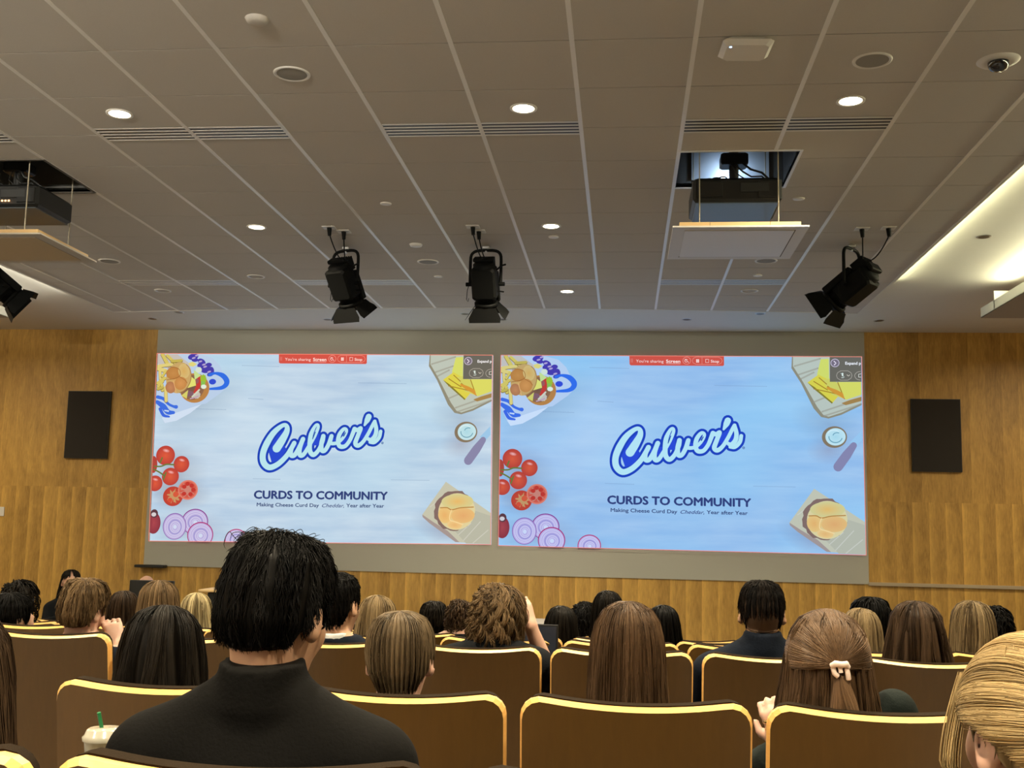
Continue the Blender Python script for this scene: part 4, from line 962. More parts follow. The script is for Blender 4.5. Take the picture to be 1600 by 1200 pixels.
def hair_shell(H, prof, zend, phimax=math.pi, k=.965, lock=26, amp=.02, nphi=72, nt=26, shade=.25, zsh=None):
    phi = np.linspace(-phimax, phimax, nphi); te = t_of_z(prof, zend(phi)); t = np.linspace(0, 1, nt)
    PH, TT = np.meshgrid(phi, t, indexing='ij'); TT = TT*te[:, None]
    L = mer(prof, PH, TT); bump = 1+amp*np.sin(PH*lock+np.sin(TT*9)*1.2)*np.clip(TT*3, 0, 1); c0 = np.array([0, 0, .0])
    L[..., 0] *= k*bump; L[..., 1] *= k*bump; L[..., 2] = np.where(L[..., 2] > .02, .02+(L[..., 2]-.02)*k, L[..., 2])
    i = np.arange(nphi-1)[:, None]*nt; j = np.arange(nt-1)[None, :]; F = np.stack([i+j, i+j+1, i+nt+j+1, i+nt+j], -1).reshape(-1, 4)
    L = L.reshape(-1, 3); inn = L*np.array([.90, .90, 1]); inn[:, 2] -= .006
    sh = shade+.22*np.sin(PH*lock).reshape(-1)
    if zsh: sh = np.interp(L[:, 2], zsh[0], zsh[1])
    W = H.world(L); W2 = H.world(inn); n = len(L)
    rim = np.arange(nphi-1)*nt+nt-1; FR = np.stack([rim, rim+nt, n+rim+nt, n+rim], -1)
    H.put(np.concatenate([W, W2]), np.concatenate([F, F[:, ::-1]+n, FR]), np.concatenate([sh, sh]))
def hair_flow(H, prof, zend, n, M_=14, rad=.0012, phimax=math.pi, lock=30, clump=.55, short=None, lift=0.0, wave=(0.003, 3.0), jit=.006, curl=None, zj=.02, shade=(.5, .25), phimin=None, tmin=0.0, thick=(.93, 1.03)):
    g = H.rng; phi = g.uniform(-phimax, phimax, n)
    te = t_of_z(prof, zend(phi)+g.uniform(-zj, zj*.6, n)); L_ = prof[2]
    if short: t0 = g.uniform(tmin, 1, n)*te*.97; ln = g.uniform(short*.6, short*1.3, n)/L_; t1 = np.minimum(t0+ln, te+.006)
    else: t0 = g.uniform(tmin, tmin+.16, n)*te; t1 = te
    u = np.linspace(0, 1, M_)[None, :]; T = t0[:, None]+(t1-t0)[:, None]*u
    pc = np.round(phi*lock/(2*math.pi))*2*math.pi/lock; off = (phi-pc)
    PH = phi[:, None]-off[:, None]*clump*u*(1 if not short else .8)
    L = mer(prof, PH, T)
    rad_s = g.uniform(thick[0], thick[1], n)[:, None]+.035*np.cos(off*lock)[:, None]*np.clip(T*2, 0, 1)+lift*u**1.5/.1*g.uniform(.4, 1.2, n)[:, None]*.1
    L[..., 0] *= rad_s; L[..., 1] *= rad_s; up = L[..., 2] > 0; L[..., 2] = np.where(up, L[..., 2]*(1+(rad_s-1)*.8), L[..., 2])
    ph = g.uniform(0, 6.28, n)[:, None]; lp = (pc*7.3)[:, None]
    A, Fq = wave
    L[..., 0] += A*np.sin(T*L_*40/Fq+lp)*np.clip(T*2, 0, 1)+jit*.5*np.sin(T*20+ph)*u; L[..., 1] += A*np.cos(T*L_*33/Fq+lp*1.7)*np.clip(T*2, 0, 1); L[..., 2] += jit*.3*np.sin(T*15+ph*2)*u
    if curl:
        cr, cf = curl; an = T*L_*cf*6.28+lp*2+ph*.35; L[..., 0] += cr*np.sin(an)*np.clip(u*3, 0, 1); L[..., 2] += cr*np.cos(an)*np.clip(u*3, 0, 1); L[..., 1] += cr*.6*np.sin(an*1.1+1)*np.clip(u*3, 0, 1)
    sh = np.clip(shade[0]+shade[1]*np.sin(pc*5.1+1)*.6+g.normal(0, shade[1]*.6, n), 0, 1)
    H.add_paths(L, rad, sh)
def slerp_flow(H, d0, d1, radii, n, M_, rad, k=(1.0, 1.03), jit=.03, shade=(.5, .25), center=(0, -.005, .025), lockn=14, groove=.018, target=.008):
    """strands that sweep over the skull from directions d0 (array) to the gathering point direction d1"""
    g = H.rng; d0 = np.asarray(d0, float); pick = g.uniform(0, len(d0)-1.001, n); i = pick.astype(int); f = (pick-i)[:, None]
    a = d0[i]*(1-f)+d0[i+1]*f; a += g.normal(0, jit, a.shape); a /= np.linalg.norm(a, axis=1, keepdims=True); b = np.array(d1, float); b = b/np.linalg.norm(b)
    b = b[None]+g.normal(0, target*4, a.shape); b /= np.linalg.norm(b, axis=1, keepdims=True)
    om = np.arccos(np.clip((a*b).sum(1), -1, 1))[:, None]; u = np.linspace(0, 1, M_)[None, :]
    s0 = np.sin((1-u)*om)/np.sin(om); s1 = np.sin(u*om)/np.sin(om); D = s0[..., None]*a[:, None]+s1[..., None]*b[:, None]
    lk = np.sin(pick/len(d0)*lockn*6.28); r = g.uniform(k[0], k[1], n)[:, None]+groove*lk[:, None]*np.sin(u*3.14)
    L = D*r[..., None]*np.array(radii)+np.array(center)
    H.add_paths(L, rad, np.clip(shade[0]+shade[1]*lk*.8+g.normal(0, shade[1]*.6, n), 0, 1))

# profiles: z, half width, depth at the back, depth at the front
LONG = prof_arrays([(.134, 0, 0, 0), (.131, .030, .04, .035), (.116, .058, .072, .062), (.086, .077, .096, .08), (.04, .087, .108, .088), (-.02, .090, .110, .078), (-.09, .093, .102, .066), (-.16, .099, .098, .060), (-.24, .106, .102, .058), (-.34, .104, .104, .055)])
WIDE = prof_arrays([(.134, 0, 0, 0), (.130, .032, .04, .035), (.114, .062, .075, .062), (.084, .083, .10, .08), (.03, .094, .114, .088), (-.04, .103, .118, .078), (-.12, .116, .116, .066), (-.20, .130, .112, .060), (-.34, .136, .112, .055)])
SHORT = prof_arrays([(.134, 0, 0, 0), (.130, .036, .045, .05), (.114, .064, .082, .08), (.080, .081, .104, .10), (.035, .085, .112, .105), (-.015, .081, .106, .09), (-.055, .072, .088, .08), (-.095, .060, .070, .06)])
BOWL = prof_arrays([(.137, 0, 0, 0), (.132, .040, .05, .055), (.114, .070, .084, .088), (.078, .086, .106, .108), (.030, .090, .113, .110), (-.02, .084, .106, .09), (-.06, .068, .088, .08), (-.10, .048, .066, .06)])
THICK = prof_arrays([(.145, 0, 0, 0), (.143, .050, .055, .06), (.130, .074, .085, .092), (.098, .088, .106, .112), (.045, .096, .116, .112), (-.01, .096, .114, .10), (-.045, .086, .100, .085), (-.085, .064, .078, .065)])
PONE = prof_arrays([(.142, 0, 0, 0), (.140, .045, .055, .055), (.130, .066, .080, .085), (.100, .081, .104, .105), (.045, .088, .116, .112), (-.01, .088, .114, .10), (-.040, .078, .100, .085), (-.070, .060, .082, .065)])
CURLY = prof_arrays([(.150, 0, 0, 0), (.144, .045, .055, .055), (.122, .080, .09, .085), (.078, .102, .12, .105), (.02, .110, .128, .10), (-.05, .108, .124, .085), (-.11, .092, .11, .07), (-.16, .06, .085, .05)])
def z_long(zb, lim=2.05): return lambda p: np.where(np.abs(p) < lim, zb, .075)
def z_short(nape=-.085, side=.012, burn=-.02, front=.085):
    def f(p):
        a = np.abs(p); return np.interp(a, [0, .75, 1.05, 1.25, 1.62, 1.85, 2.0, 2.3, 3.2], [nape, nape+.006, -.045, -.012, side+.012, side, burn, front-.01, front])
    return f
SKIN = {'fair': mat('skin_fair', (0.60, 0.36, 0.26), 0.5, sss=.12), 'tan': mat('skin_tan', (0.50, 0.29, 0.18), 0.5, sss=.12), 'brown': mat('skin_brown', (0.32, 0.17, 0.10), 0.5, sss=.1)}
HM = {'fade': hair_mat('hair_black_fade', (.0015, .0015, .0015), (.085, .050, .030), .7), 'black': hair_mat('hair_black', (.0012, .0012, .0012), (.008, .007, .006)), 'dark': hair_mat('hair_dark_brown', (.003, .0024, .0018), (.022, .017, .012)),
      'brown': hair_mat('hair_brown', (.014, .008, .0045), (.095, .058, .032)), 'chestnut': hair_mat('hair_chestnut', (.022, .012, .006), (.16, .095, .05)), 'light': hair_mat('hair_light_brown', (.045, .028, .014), (.26, .17, .085)),
      'dirty': hair_mat('hair_dirty_blond', (.07, .047, .023), (.40, .29, .15)), 'blond': hair_mat('hair_blond', (.085, .055, .024), (.50, .36, .17)), 'straw': hair_mat('hair_straw_blond', (.14, .105, .05), (.72, .60, .33)), 'bowl': hair_mat('hair_mouse_brown', (.020, .014, .008), (.19, .135, .075))}
def cloth(name, c, rough=.85): return mat(name, c, rough, noise=.25, nscale=160, bump=.25, spec=.12)
CL = {'polo': cloth('black_polo_cloth', (.0024, .0021, .0016)), 'suit': cloth('black_suit_cloth', (.004, .005, .0065)), 'navy': cloth('navy_cloth', (.005, .008, .015)), 'grey': cloth('charcoal_cloth', (.03, .03, .032)), 'white': cloth('white_cloth', (.6, .6, .58)),
      'green': cloth('dark_green_cloth', (.008, .012, .010)), 'trousers': cloth('dark_trousers', (.018, .018, .022)), 'maroon': cloth('maroon_cloth', (.09, .02, .025))}

def person(x, y, htop, label, px=1.0, yaw=0.0, pitch=0.0, roll=0.0, skin='fair', top='suit', hair='dark', style='short', collar=None, sc=1.0, h=.010, shoulders=.185, arms=None, lean=0.0, dens=1.0, seed=0, facing=0.0, hair_kw=None, group=None, fz=None, ear=1.0, crown=.128, sh_up=0.0):
    """x, y: where the head is; htop: height of the top of the hair; figure sits facing the stage (or turned by `facing`)"""
    f0 = floor_z(y) if fz is None else fz; ht = htop-f0
    t = empty('person', (x, y, f0), label, 'person', group, rz=facing)
    rng = np.random.default_rng(100+seed); s = sc
    hc = np.array([0, 0, ht-(crown+.012)*s]); R = rotm(yaw, pitch, roll)
    S = SDF(); T = head_sdf(S, hc, R, s, ear)
    zs = hc[2]-.258*s+sh_up                                # shoulder joint height
    by = -.015+lean
    nb = np.array([0, by-.012, hc[2]-.19*s+sh_up*.5]); pel = np.array([0, .085, .53])
    S.cap(T((0, -.022, -.03)), nb, .052*s, .058*s, .03)
    body = SDF(); sw = shoulders
    body.cap((-sw*.80, by, zs), (sw*.80, by, zs), .058*s, k=.04); body.cap((-sw*.30, by-.012, hc[2]-.160*s+sh_up*.6), (-sw*.85, by-.005, zs+.008), .040*s, .050*s, .04); body.cap((sw*.30, by-.012, hc[2]-.160*s+sh_up*.6), (sw*.85, by-.005, zs+.008), .040*s, .050*s, .04)
    body.ell((0, by+.010, zs-.11), (sw*.92, .105, .19), k=.05); body.ell((0, by+.050, (zs+.53)/2-.03), (sw*.80, .090, .20), k=.06); body.ell((0, pel[1], .55), (.165, .12, .11), k=.05)
    body.cap((0, by, hc[2]-.2*s), (0, by, zs-.06), .062*s, .08*s, .04)
    legs = SDF()
    kn = .42; 
    for sx in (-1, 1):
        legs.cap((sx*.085, pel[1]+.02, .535), (sx*.11, kn, .53), .083, .060, .04)
        legs.cap((sx*.11, kn, .53), (sx*.11, kn+.03, .10), .058, .040, .03)
    armS = SDF(); hands = []; A = arms or {}
    for side, sx in (('L', -1), ('R', 1)):
        a = A.get(side) or dict(el=(sx*(sw+.055), .07, zs-.27), wr=(sx*.13, .30, .63), hd=(-sx*.2, 1, -.25), hn=(0, .2, 1), curl=.7)
        armS.cap((sx*sw, by, zs-.004), a['el'], .050*s, .041*s, .03); armS.cap(a['el'], a['wr'], .040*s, .027*s, .02)
        hands.append((a, sx))
    full = SDF(); full.p = S.p+body.p+legs.p+armS.p
    for a, sx in hands:
        if h <= .011 or a.get('show'): hand_sdf(full, a['wr'], a['hd'], a['hn'], a['curl'], side=a.get('flip', sx))
        else: w = np.array(a['wr'], float); dd = np.array(a['hd'], float); dd /= np.linalg.norm(dd); full.cap(w, w+dd*.07, .028, .024, .02); full.cap(w+dd*.07, w+dd*.14, .022, .014, .02)
    for sx in (-1, 1): full.cap((sx*.11, kn+.0, .055), (sx*.115, kn+.16, .04), .042, .034, .03)
    hb = min(h, .0085) if any(a.get('show') for a, _ in hands) else h
    V, F = full.mesh(hb); np_mesh('body', V, F, SKIN[skin], t)
    # clothing
    g_ = SDF(); g_.p = body.p+armS.p; g_ = g_.inflate(.013)
    zc = hc[2]-(.105 if collar != 'high' else .064)*s+max(0.0, sh_up-.03)*.8
    if collar: g_.cap((0, by-.012, hc[2]-.20*s), (0, by-.016, zc+.02), .066*s, .064*s, .012); 
    if collar == 'high': g_.cap((0, by-.004, zc-.058), (0, by-.014, zc+.0), .083*s, .067*s, .018)
    clips = [((0, by, zc), (0, -.1, 1))] if collar else [((0, by, hc[2]-.15*s), (0, .2, 1))]
    if any(a['el'][2] > zc-.05 or a['wr'][2] > zc-.1 for a, _ in hands):
        # raised forearm stays bare of the neckline clip: sleeves are meshed on their own
        for a, sx in hands:
            sl = SDF(); sl.cap((sx*sw, by, zs-.004), a['el'], .063*s, .054*s, .03); e = np.array(a['el']); w_ = np.array(a['wr']); sl.cap(e, e+(w_-e)*a.get('sleeve', .86), .053*s, .043*s, .02)
            V, F = sl.mesh(h); np_mesh('sleeve', V, F, CL[top], t)
        g_ = SDF(); g_.p = body.p; g_ = g_.inflate(.013)
        if collar: g_.cap((0, by-.012, hc[2]-.20*s), (0, by-.016, zc+.02), .066*s, .064*s, .012)
    V, F = g_.mesh(h, clips); np_mesh('jacket' if top in ('suit', 'navy', 'green') else 'shirt', V, F, CL[top], t)
    if collar == 'white':
        q = SDF(); q.cap((0, by-.012, zc-.05), (0, by-.010, zc+.04), .066*s, .062*s, .01); V, F = q.mesh(min(h, .008), [((0, by, zc+.014), (0, -.12, 1)), ((0, by, zc-.04), (0, 0, -1))]); np_mesh('shirt_collar', V, F, CL['white'], t)
    q = legs.inflate(.012); V, F = q.mesh(max(h, .012), [((0, 0, .10), (0, 0, -1))]); np_mesh('trousers', V, F, CL['trousers'], t)
    # eyes
    for sx in (-1, 1):
        e = MB(); c = T((sx*.030, .094, .006)); e.lathe([(.0001, -.011), (.007, -.0085), (.011, 0), (.007, .0085), (.0001, .011)], c=c, seg=12); e.build('eye', mat('eye_white', (.5, .48, .45), .2), t)
    # hair
    H = Hair(hc, R, s, rng); kw = hair_kw or {}; near = h <= .0075; mid = h <= .011
    rad = kw.get('rad', .0009 if near else .0013 if mid else .0022 if h < .014 else .0032); N = int(dens*(5200 if near else 3000 if mid else 1000 if h < .014 else 480))
    st = style
    if st == 'long' or st == 'wide':
        pr = LONG if st == 'long' else WIDE; zb = kw.get('zb', -.33)
        zl = z_long(zb, kw.get('lim', 2.05)); hair_shell(H, pr, zl, 2.9, lock=kw.get('lock', 26), amp=kw.get('amp', .025)); hair_flow(H, pr, zl, N, 16, rad, 2.95, lock=kw.get('lock', 26), clump=kw.get('clump', .45), wave=kw.get('wave', (.004, 3)), jit=.008, zj=.04, shade=kw.get('shade', (.5, .26)), thick=kw.get('thick', (.93, 1.03)), curl=kw.get('curl'))
    elif st in ('short', 'bowl', 'thick', 'curly', 'fade', 'pone'):
        pr = {'short': SHORT, 'bowl': BOWL, 'thick': THICK, 'pone': PONE, 'curly': CURLY, 'fade': SHORT}[st]
        ze = kw.get('ze') or (z_short() if st != 'curly' else (lambda p: np.where(np.abs(p) < 1.9, kw.get('zb', -.14), .07)))
        if st == 'fade': ze2 = z_short(.005, .03, .02, .08)
        if st != 'fade':
            hair_shell(H, pr, ze, lock=kw.get('lock', 18), amp=kw.get('amp', .02), k=kw.get('k', .95 if st != 'curly' else .84))
            hair_flow(H, pr, ze, N, kw.get('M', 10 if st != 'curly' else 18), rad, short=kw.get('short', .09 if st != 'bowl' else None), lift=kw.get('lift', .03), lock=kw.get('lock', 34), clump=.5, wave=kw.get('wave', (.002, 3)), jit=kw.get('jit', .01), curl=kw.get('curl', (.010, 14) if st == 'curly' else None), zj=.006 if st != 'bowl' else .012, shade=kw.get('shade', (.5, .28)), thick=kw.get('thick', (.95, 1.03)))
        else:
            hair_shell(H, pr, ze, k=.965, amp=.0, shade=.55, zsh=([-.07, -.02, .045, .07], [1.0, .75, .35, .05])); hair_flow(H, pr, ze2, N, 8, rad, short=.05, lift=.04, thick=(.96, 1.02), shade=(.05, .05)); hair_flow(H, pr, ze2, N//2, 5, rad*.8, short=.02, lift=.01, thick=(.95, .965), shade=(.2, .1))
    if kw.get('extra'): kw['extra'](H, N, rad)
    H.build(HM[hair], t)
    return t, T, hc
# ================================================================ the audience
# -- the man in the black polo, nearest row
def tuft(H, N, rad):
    g = H.rng; n = 150
    x = g.uniform(-.065, .06, n); y = g.uniform(-.06, .05, n); z = .134-.010*(x/.07)**2-.012*(y/.08)**2; u = np.linspace(0, 1, 14)[None, :]
    R0 = g.uniform(.007, .018, n)[:, None]; a0 = g.uniform(-1.0, .6, n)[:, None]; sg = g.choice([-1, 1], n)[:, None]; yz = g.uniform(-1, 1, n)[:, None]
    an = u*g.uniform(2.0, 4.2, n)[:, None]
    P = np.stack([x[:, None]*.85+sg*R0*(1-np.cos(an))*.8+sg*u*.004, y[:, None]+yz*R0*np.sin(an)-u*.01, z[:, None]-.004+R0*np.sin(an)*1.15+.008*u], -1)
    P += 0.002*np.sin(u*9+a0*5)[..., None]
    H.add_paths(P, .00075, np.full(n, .25))
person(-.583, 1.85, 1.787, 'large man from behind in black polo, thick dark hair, nearest row', yaw=-.20, roll=.02, pitch=.16, skin='tan', top='polo', hair='black', style='pone', collar='high', sc=.965, h=.0062, shoulders=.198, seed=1, lean=-.02, ear=1.15, crown=.142, dens=1.5, sh_up=.026,
       hair_kw=dict(ze=z_short(-.055, .032, -.01, .09), short=.055, lift=.03, jit=.016, lock=19, amp=.02, wave=(.005, 2), shade=(.4, .35), k=.975, thick=(.95, 1.015), extra=tuft))
# -- blonde woman with gathered hair, right corner
def bun_sweep(H, N, rad):
    d1 = (.35, -.92, .10); n = int(N*1.2)
    ring = [(-.55, .6, .55), (-.8, .5, .3), (-.93, .25, .14), (-.93, -.12, .08), (-.80, -.52, -.12), (-.55, -.72, -.40), (-.1, -.8, -.62)]
    slerp_flow(H, ring, d1, (.098, .112, .114), n, 18, rad, k=(1.0, 1.06), jit=.03, lockn=7, groove=.030, shade=(.40, .30))
    top = [(-.5, .7, .6), (-.25, .75, .75), (.1, .7, .8), (.5, .6, .7), (.8, .4, .4), (.95, .1, .1)]
    slerp_flow(H, top, d1, (.098, .112, .114), n, 18, rad, k=(1.0, 1.07), jit=.035, lockn=7, groove=.030, shade=(.55, .30))
    g = H.rng; c = np.array([.045, -.125, .04])
    m = 700; u = np.linspace(0, 1, 16)[None, :]; a = g.uniform(0, 6.28, m)[:, None]+u*3.5; r = g.uniform(.012, .036, m)[:, None]; zz = g.uniform(-1, 1, m)[:, None]
    P = np.stack([c[0]+.02+r*np.cos(a)*.8, c[1]-.02+zz*.018+0*a, c[2]+r*np.sin(a)], -1); H.add_paths(P, rad, np.clip(g.normal(.55, .25, m), 0, 1))
    m = 260; e = g.normal(0, 1, (m, 3))*np.array([.003, .006, .002]); u = np.linspace(0, 1, 20)[None, :]   # loose lock beside the face
    uu = u[..., None]; e0 = e[:, None]
    P = np.array([-.066, .060, .085])[None, None]+e0+np.concatenate([-.045*np.sin(np.minimum(u, .55)/.55*1.57)[..., None]+.020*np.sin(np.clip((u-.45)/.25, 0, 1)*3.14)[..., None]-.016*np.clip((u-.6)/.25, 0, 1)[..., None]*(1-np.clip((u-.85)/.15, 0, 1)*.9)[..., None], -.035*uu, -.27*uu+.0*uu], -1)+g.normal(0, .004, (m, 1, 3))*uu
    H.add_paths(P, rad, np.clip(g.normal(.75, .2, m), 0, 1))
    m = 160; x0 = g.uniform(-.05, .05, m)[:, None]; u = np.linspace(0, 1, 12)[None, :]      # flyaways on the crown
    P = np.stack([x0+u*.05*g.uniform(-.4, 1, m)[:, None], -.02+g.uniform(-.05, .05, m)[:, None]-u*.02, .128-.6*x0**2/.1+.016*np.sin(u*3)*g.uniform(.3, 1.2, m)[:, None]], -1); H.add_paths(P, rad*.8, np.full(m, .8))
t, T, hc = person(.560, 1.60, 1.668, 'blonde woman at the lower right corner, hair swept into a bun', yaw=.22, roll=-.06, skin='fair', top='grey', hair='blond', style='short', sc=1.0, h=.0065, shoulders=.17, seed=2, crown=.130,
       dens=1.0, hair_kw=dict(ze=z_short(-.075, .01, -.0, .09), short=.02, lift=.0, k=.975, amp=.01, shade=(.25, .1), thick=(.93, .95), rad=.0008, extra=bun_sweep))
e = MB(); c = T((-.088, -.004, -.040)); e.lathe([(.0001, -.006), (.005, -.004), (.006, 0), (.005, .004), (.0001, .006)], c=c, seg=14); e.build('earring', mat('gold', (.85, .62, .25), .2, metal=1.0), t)
# -- dark long hair cut off at the left edge
person(-1.035, 1.66, 1.665, 'person with long dark brown hair cut off by the left edge, nearest row', top='suit', hair='brown', style='wide', h=.009, seed=3, shoulders=.15, arms={'R': dict(el=(.16, .06, .80), wr=(.10, .30, .64), hd=(-.2, 1, -.2), hn=(0, .2, 1), curl=.7)}, hair_kw=dict(zb=-.36, shade=(.3, .25)))
# -- second row
person(-1.163, 2.78, 1.583, 'woman with long dark wavy hair, second row, left of the man in black', yaw=.12, pitch=.15, skin='tan', top='suit', hair='dark', style='wide', sc=1.0, h=.009, seed=4, shoulders=.150, arms={'L': dict(el=(-.150, .10, .80), wr=(-.10, .30, .66), hd=(.2, 1, -.2), hn=(0, .2, 1), curl=.7)},
       hair_kw=dict(zb=-.33, lock=15, amp=.05, clump=.75, wave=(.012, 3.6), shade=(.45, .38), thick=(.90, 1.06)))
person(-.548, 2.78, 1.590, 'boy with smooth brown bowl cut and white shirt collar, second row', skin='fair', top='suit', hair='bowl', style='bowl', collar='white', sc=.91, h=.008, sh_up=.02, seed=5, shoulders=.165, ear=1.6, crown=.132, dens=1.2, roll=-.03,
       hair_kw=dict(ze=z_short(-.098, .0, -.01, .05), lock=40, lift=.0, jit=.003, wave=(.001, 3), shade=(.5, .3), amp=.012))
person(.014, 2.79, 1.628, 'woman with long straight brown hair, second row centre', skin='fair', top='suit', hair='chestnut', style='long', sc=.985, h=.009, seed=6, shoulders=.165, dens=1.3,
       hair_kw=dict(zb=-.34, lock=22, amp=.02, clump=.35, wave=(.002, 3), shade=(.38, .26)))
def halfup(H, N, rad):
    g = H.rng; d1 = (.02, -.99, .0)
    ring = [(-.93, .3, -.1), (-.9, .35, .25), (-.7, .45, .6), (-.35, .5, .8), (0, .55, .85), (.35, .5, .8), (.7, .45, .6), (.9, .35, .25), (.93, .3, -.1)]
    slerp_flow(H, ring, d1, (.094, .118, .110), int(N*1.3), 16, rad, k=(1.0, 1.03), jit=.05, lockn=18, groove=.02, shade=(.42, .3))
    m = 900; u = np.linspace(0, 1, 16)[None, :]; a = g.uniform(0, 6.28, m)[:, None]; r = np.sqrt(g.uniform(0, 1, m))[:, None]
    w = .008+.042*np.clip(u*1.25, 0, 1)**.8; P = np.stack([.004+r*np.cos(a)*w+.018*u+0*a, -.122-.018*np.sin(u*3.0)+r*np.sin(a)*w*.35, .008-.21*u*(1+0*a)], -1)+.003*np.sin(u*8+a*2)[..., None]
    H.add_paths(P, rad, np.clip(g.normal(.85, .2, m), 0, 1))
t, T, hc = person(.490, 2.78, 1.622, 'woman with half-up light brown hair and pale clip, second row right', skin='fair', top='green', hair='chestnut', style='wide', sc=1.02, h=.009, seed=7, shoulders=.165, dens=1.2,
       arms={'L': dict(el=(-.190, .06, .76), wr=(-.088, .07, .855), hd=(-.30, .3, .9), hn=(-.3, -1, .1), curl=.9, show=True, sleeve=.55, flip=1)}, hair_kw=dict(zb=-.345, lock=20, amp=.03, clump=.5, wave=(.004, 3), shade=(.42, .3), extra=halfup))
Rm = Matrix.Rotation(.15, 3, 'Y')
cl = MB(); cl.tube([(-.016, 0, .010), (-.010, -.008, .016), (.004, -.010, .014), (.014, -.006, .016), (.018, 0, .008)], .0075, 8); cl.tube([(-.014, 0, .006), (-.012, -.006, -.006), (-.004, -.004, -.012)], .006, 8); cl.tube([(.016, 0, .006), (.018, -.006, -.008), (.020, -.002, -.018)], .006, 8); cl.tube([(0, -.006, .012), (.002, -.008, -.004)], .005, 8)
o = cl.build('hair_clip', mat('pale_pink_plastic', (.85, .68, .58), .35), t); o.location = (hc[0]+.004, hc[1]-.132, hc[2]+.012)
o['label'] = 'pale pink hair clip'
w_ = np.array((-.088, .07, .855)); g_ = MB()
for q, (dx, dz, r) in enumerate(((-.022, .045, .030), (-.030, .062, .026))):
    pts = [(w_[0]+dx+r*math.cos(a)*.8, w_[1]+.012+r*math.sin(a), w_[2]+dz+.012*math.cos(a)) for a in np.linspace(0, 6.283, 19)[:-1]]
    g_.tube(pts, .0045, 8, closed=True)
g_.build('gold_bracelet', MATS['gold'], t)
# -- third row
person(-2.170, 4.36, 1.560, 'boy with short dirty-blond hair resting his cheek on his hand, left', yaw=-.18, roll=.10, sh_up=.04, skin='fair', top='navy', hair='light', style='thick', sc=.90, h=.0105, seed=8, shoulders=.17, crown=.142, ear=1.2, lean=.03,
       arms={'R': dict(el=(.20, .10, .76), wr=(.145, .03, .925), hd=(-.45, .25, .85), hn=(.6, -1, .2), curl=1.1, show=True, sleeve=.72, flip=1)}, hair_kw=dict(ze=z_short(-.055, .035, -.01, .09), short=.05, lift=.03, lock=16, shade=(.45, .35), wave=(.004, 2.5), jit=.010))
person(-1.125, 4.37, 1.610, 'man with short dark hair and white collar above navy suit, third row', yaw=-.22, skin='tan', top='navy', hair='black', style='short', collar='white', sc=1.0, h=.0105, sh_up=.035, seed=9, shoulders=.20, ear=1.3, hair_kw=dict(short=.03, lift=.01, shade=(.4, .2)))
person(-.490, 4.38, 1.585, 'person with big curly light-brown hair, hand raised to temple, third row', yaw=.10, roll=.16, sh_up=.085, skin='fair', top='suit', hair='light', style='curly', collar='high', sc=.96, h=.0105, seed=10, shoulders=.20, crown=.150, lean=-.03, dens=1.3,
       arms={'R': dict(el=(.215, .12, .83), wr=(.130, .05, 1.045), hd=(-.30, .1, .95), hn=(.9, -.7, 0), curl=.8, show=True, sleeve=.25, flip=1)}, hair_kw=dict(rad=.0013, curl=(.009, 13), lock=24, short=.10, shade=(.45, .4), k=.86, M=24, zb=-.085))
person(.533, 4.40, 1.622, 'man with faded haircut and navy collared jacket, third row right', yaw=-.05, skin='tan', top='navy', hair='fade', style='fade', collar='high', sc=.98, h=.0105, sh_up=.04, seed=11, shoulders=.205, ear=1.5, hair_kw=dict(ze=z_short(-.06, .0, -.03, .08)))
person(1.095, 4.36, 1.562, 'woman with long dark brown wavy hair, third row right', skin='fair', top='suit', hair='brown', style='wide', sc=1.06, h=.0105, seed=12, shoulders=.17, hair_kw=dict(zb=-.32, lock=17, amp=.05, clump=.65, wave=(.010, 3.2), shade=(.32, .34)))
# -- fourth row and beyond
def far(x, y, ht, lb, style, hair, seed, **k):
    hk = k.pop('hair_kw', {}); return person(x, y, ht, lb, style=style, hair=hair, seed=seed, h=k.pop('h', .0135 if y < 5.6 else .0155), hair_kw=hk, **k)
far(-2.240, 5.28, 1.511, 'woman with straight light-brown hair in front of the black monitor', 'wide', 'light', 20, sc=1.0, top='grey', hair_kw=dict(zb=-.30, shade=(.5, .3)))
far(-1.160, 5.28, 1.468, 'woman with shoulder-length blond-brown hair above the bowl-cut boy', 'wide', 'dirty', 21, sc=.96, hair_kw=dict(zb=-.24, shade=(.35, .35)), top='suit')
far(1.085, 5.28, 1.470, 'woman with straight dirty-blond hair, left neighbour of the dark brown wavy hair', 'long', 'dirty', 22, sc=1.0, top='white', hair_kw=dict(zb=-.27, shade=(.4, .3)))
far(1.575, 5.28, 1.518, 'woman with golden light-brown hair, left of the last dark head at right', 'long', 'dirty', 23, sc=1.08, hair_kw=dict(zb=-.30, shade=(.28, .34)))
far(-3.000, 5.28, 1.430, 'person with short black hair at the left edge, before the curly head', 'short', 'black', 24, sc=1.08, skin='tan', top='suit', yaw=-.4)
far(-3.460, 6.18, 1.440, 'person with bushy dark curly hair at the far left', 'curly', 'dark', 25, sc=.92, hair_kw=dict(short=.10, shade=(.3, .3), curl=(.012, 14)), top='suit', crown=.150)
far(-2.400, 6.18, 1.395, 'person with straw-blond hair just left of the man in black', 'wide', 'straw', 26, sc=.90, hair_kw=dict(zb=-.24, shade=(.45, .4), lock=14), top='white')
far(-2.830, 6.18, 1.395, 'woman with brown hair right of the cheek-resting boy', 'wide', 'brown', 27, sc=.90, hair_kw=dict(zb=-.28, shade=(.25, .25)))
far(-.332, 6.18, 1.381, 'woman with long black-brown hair right of the laptop', 'wide', 'dark', 28, sc=.90, hair_kw=dict(zb=-.26, shade=(.3, .25)))
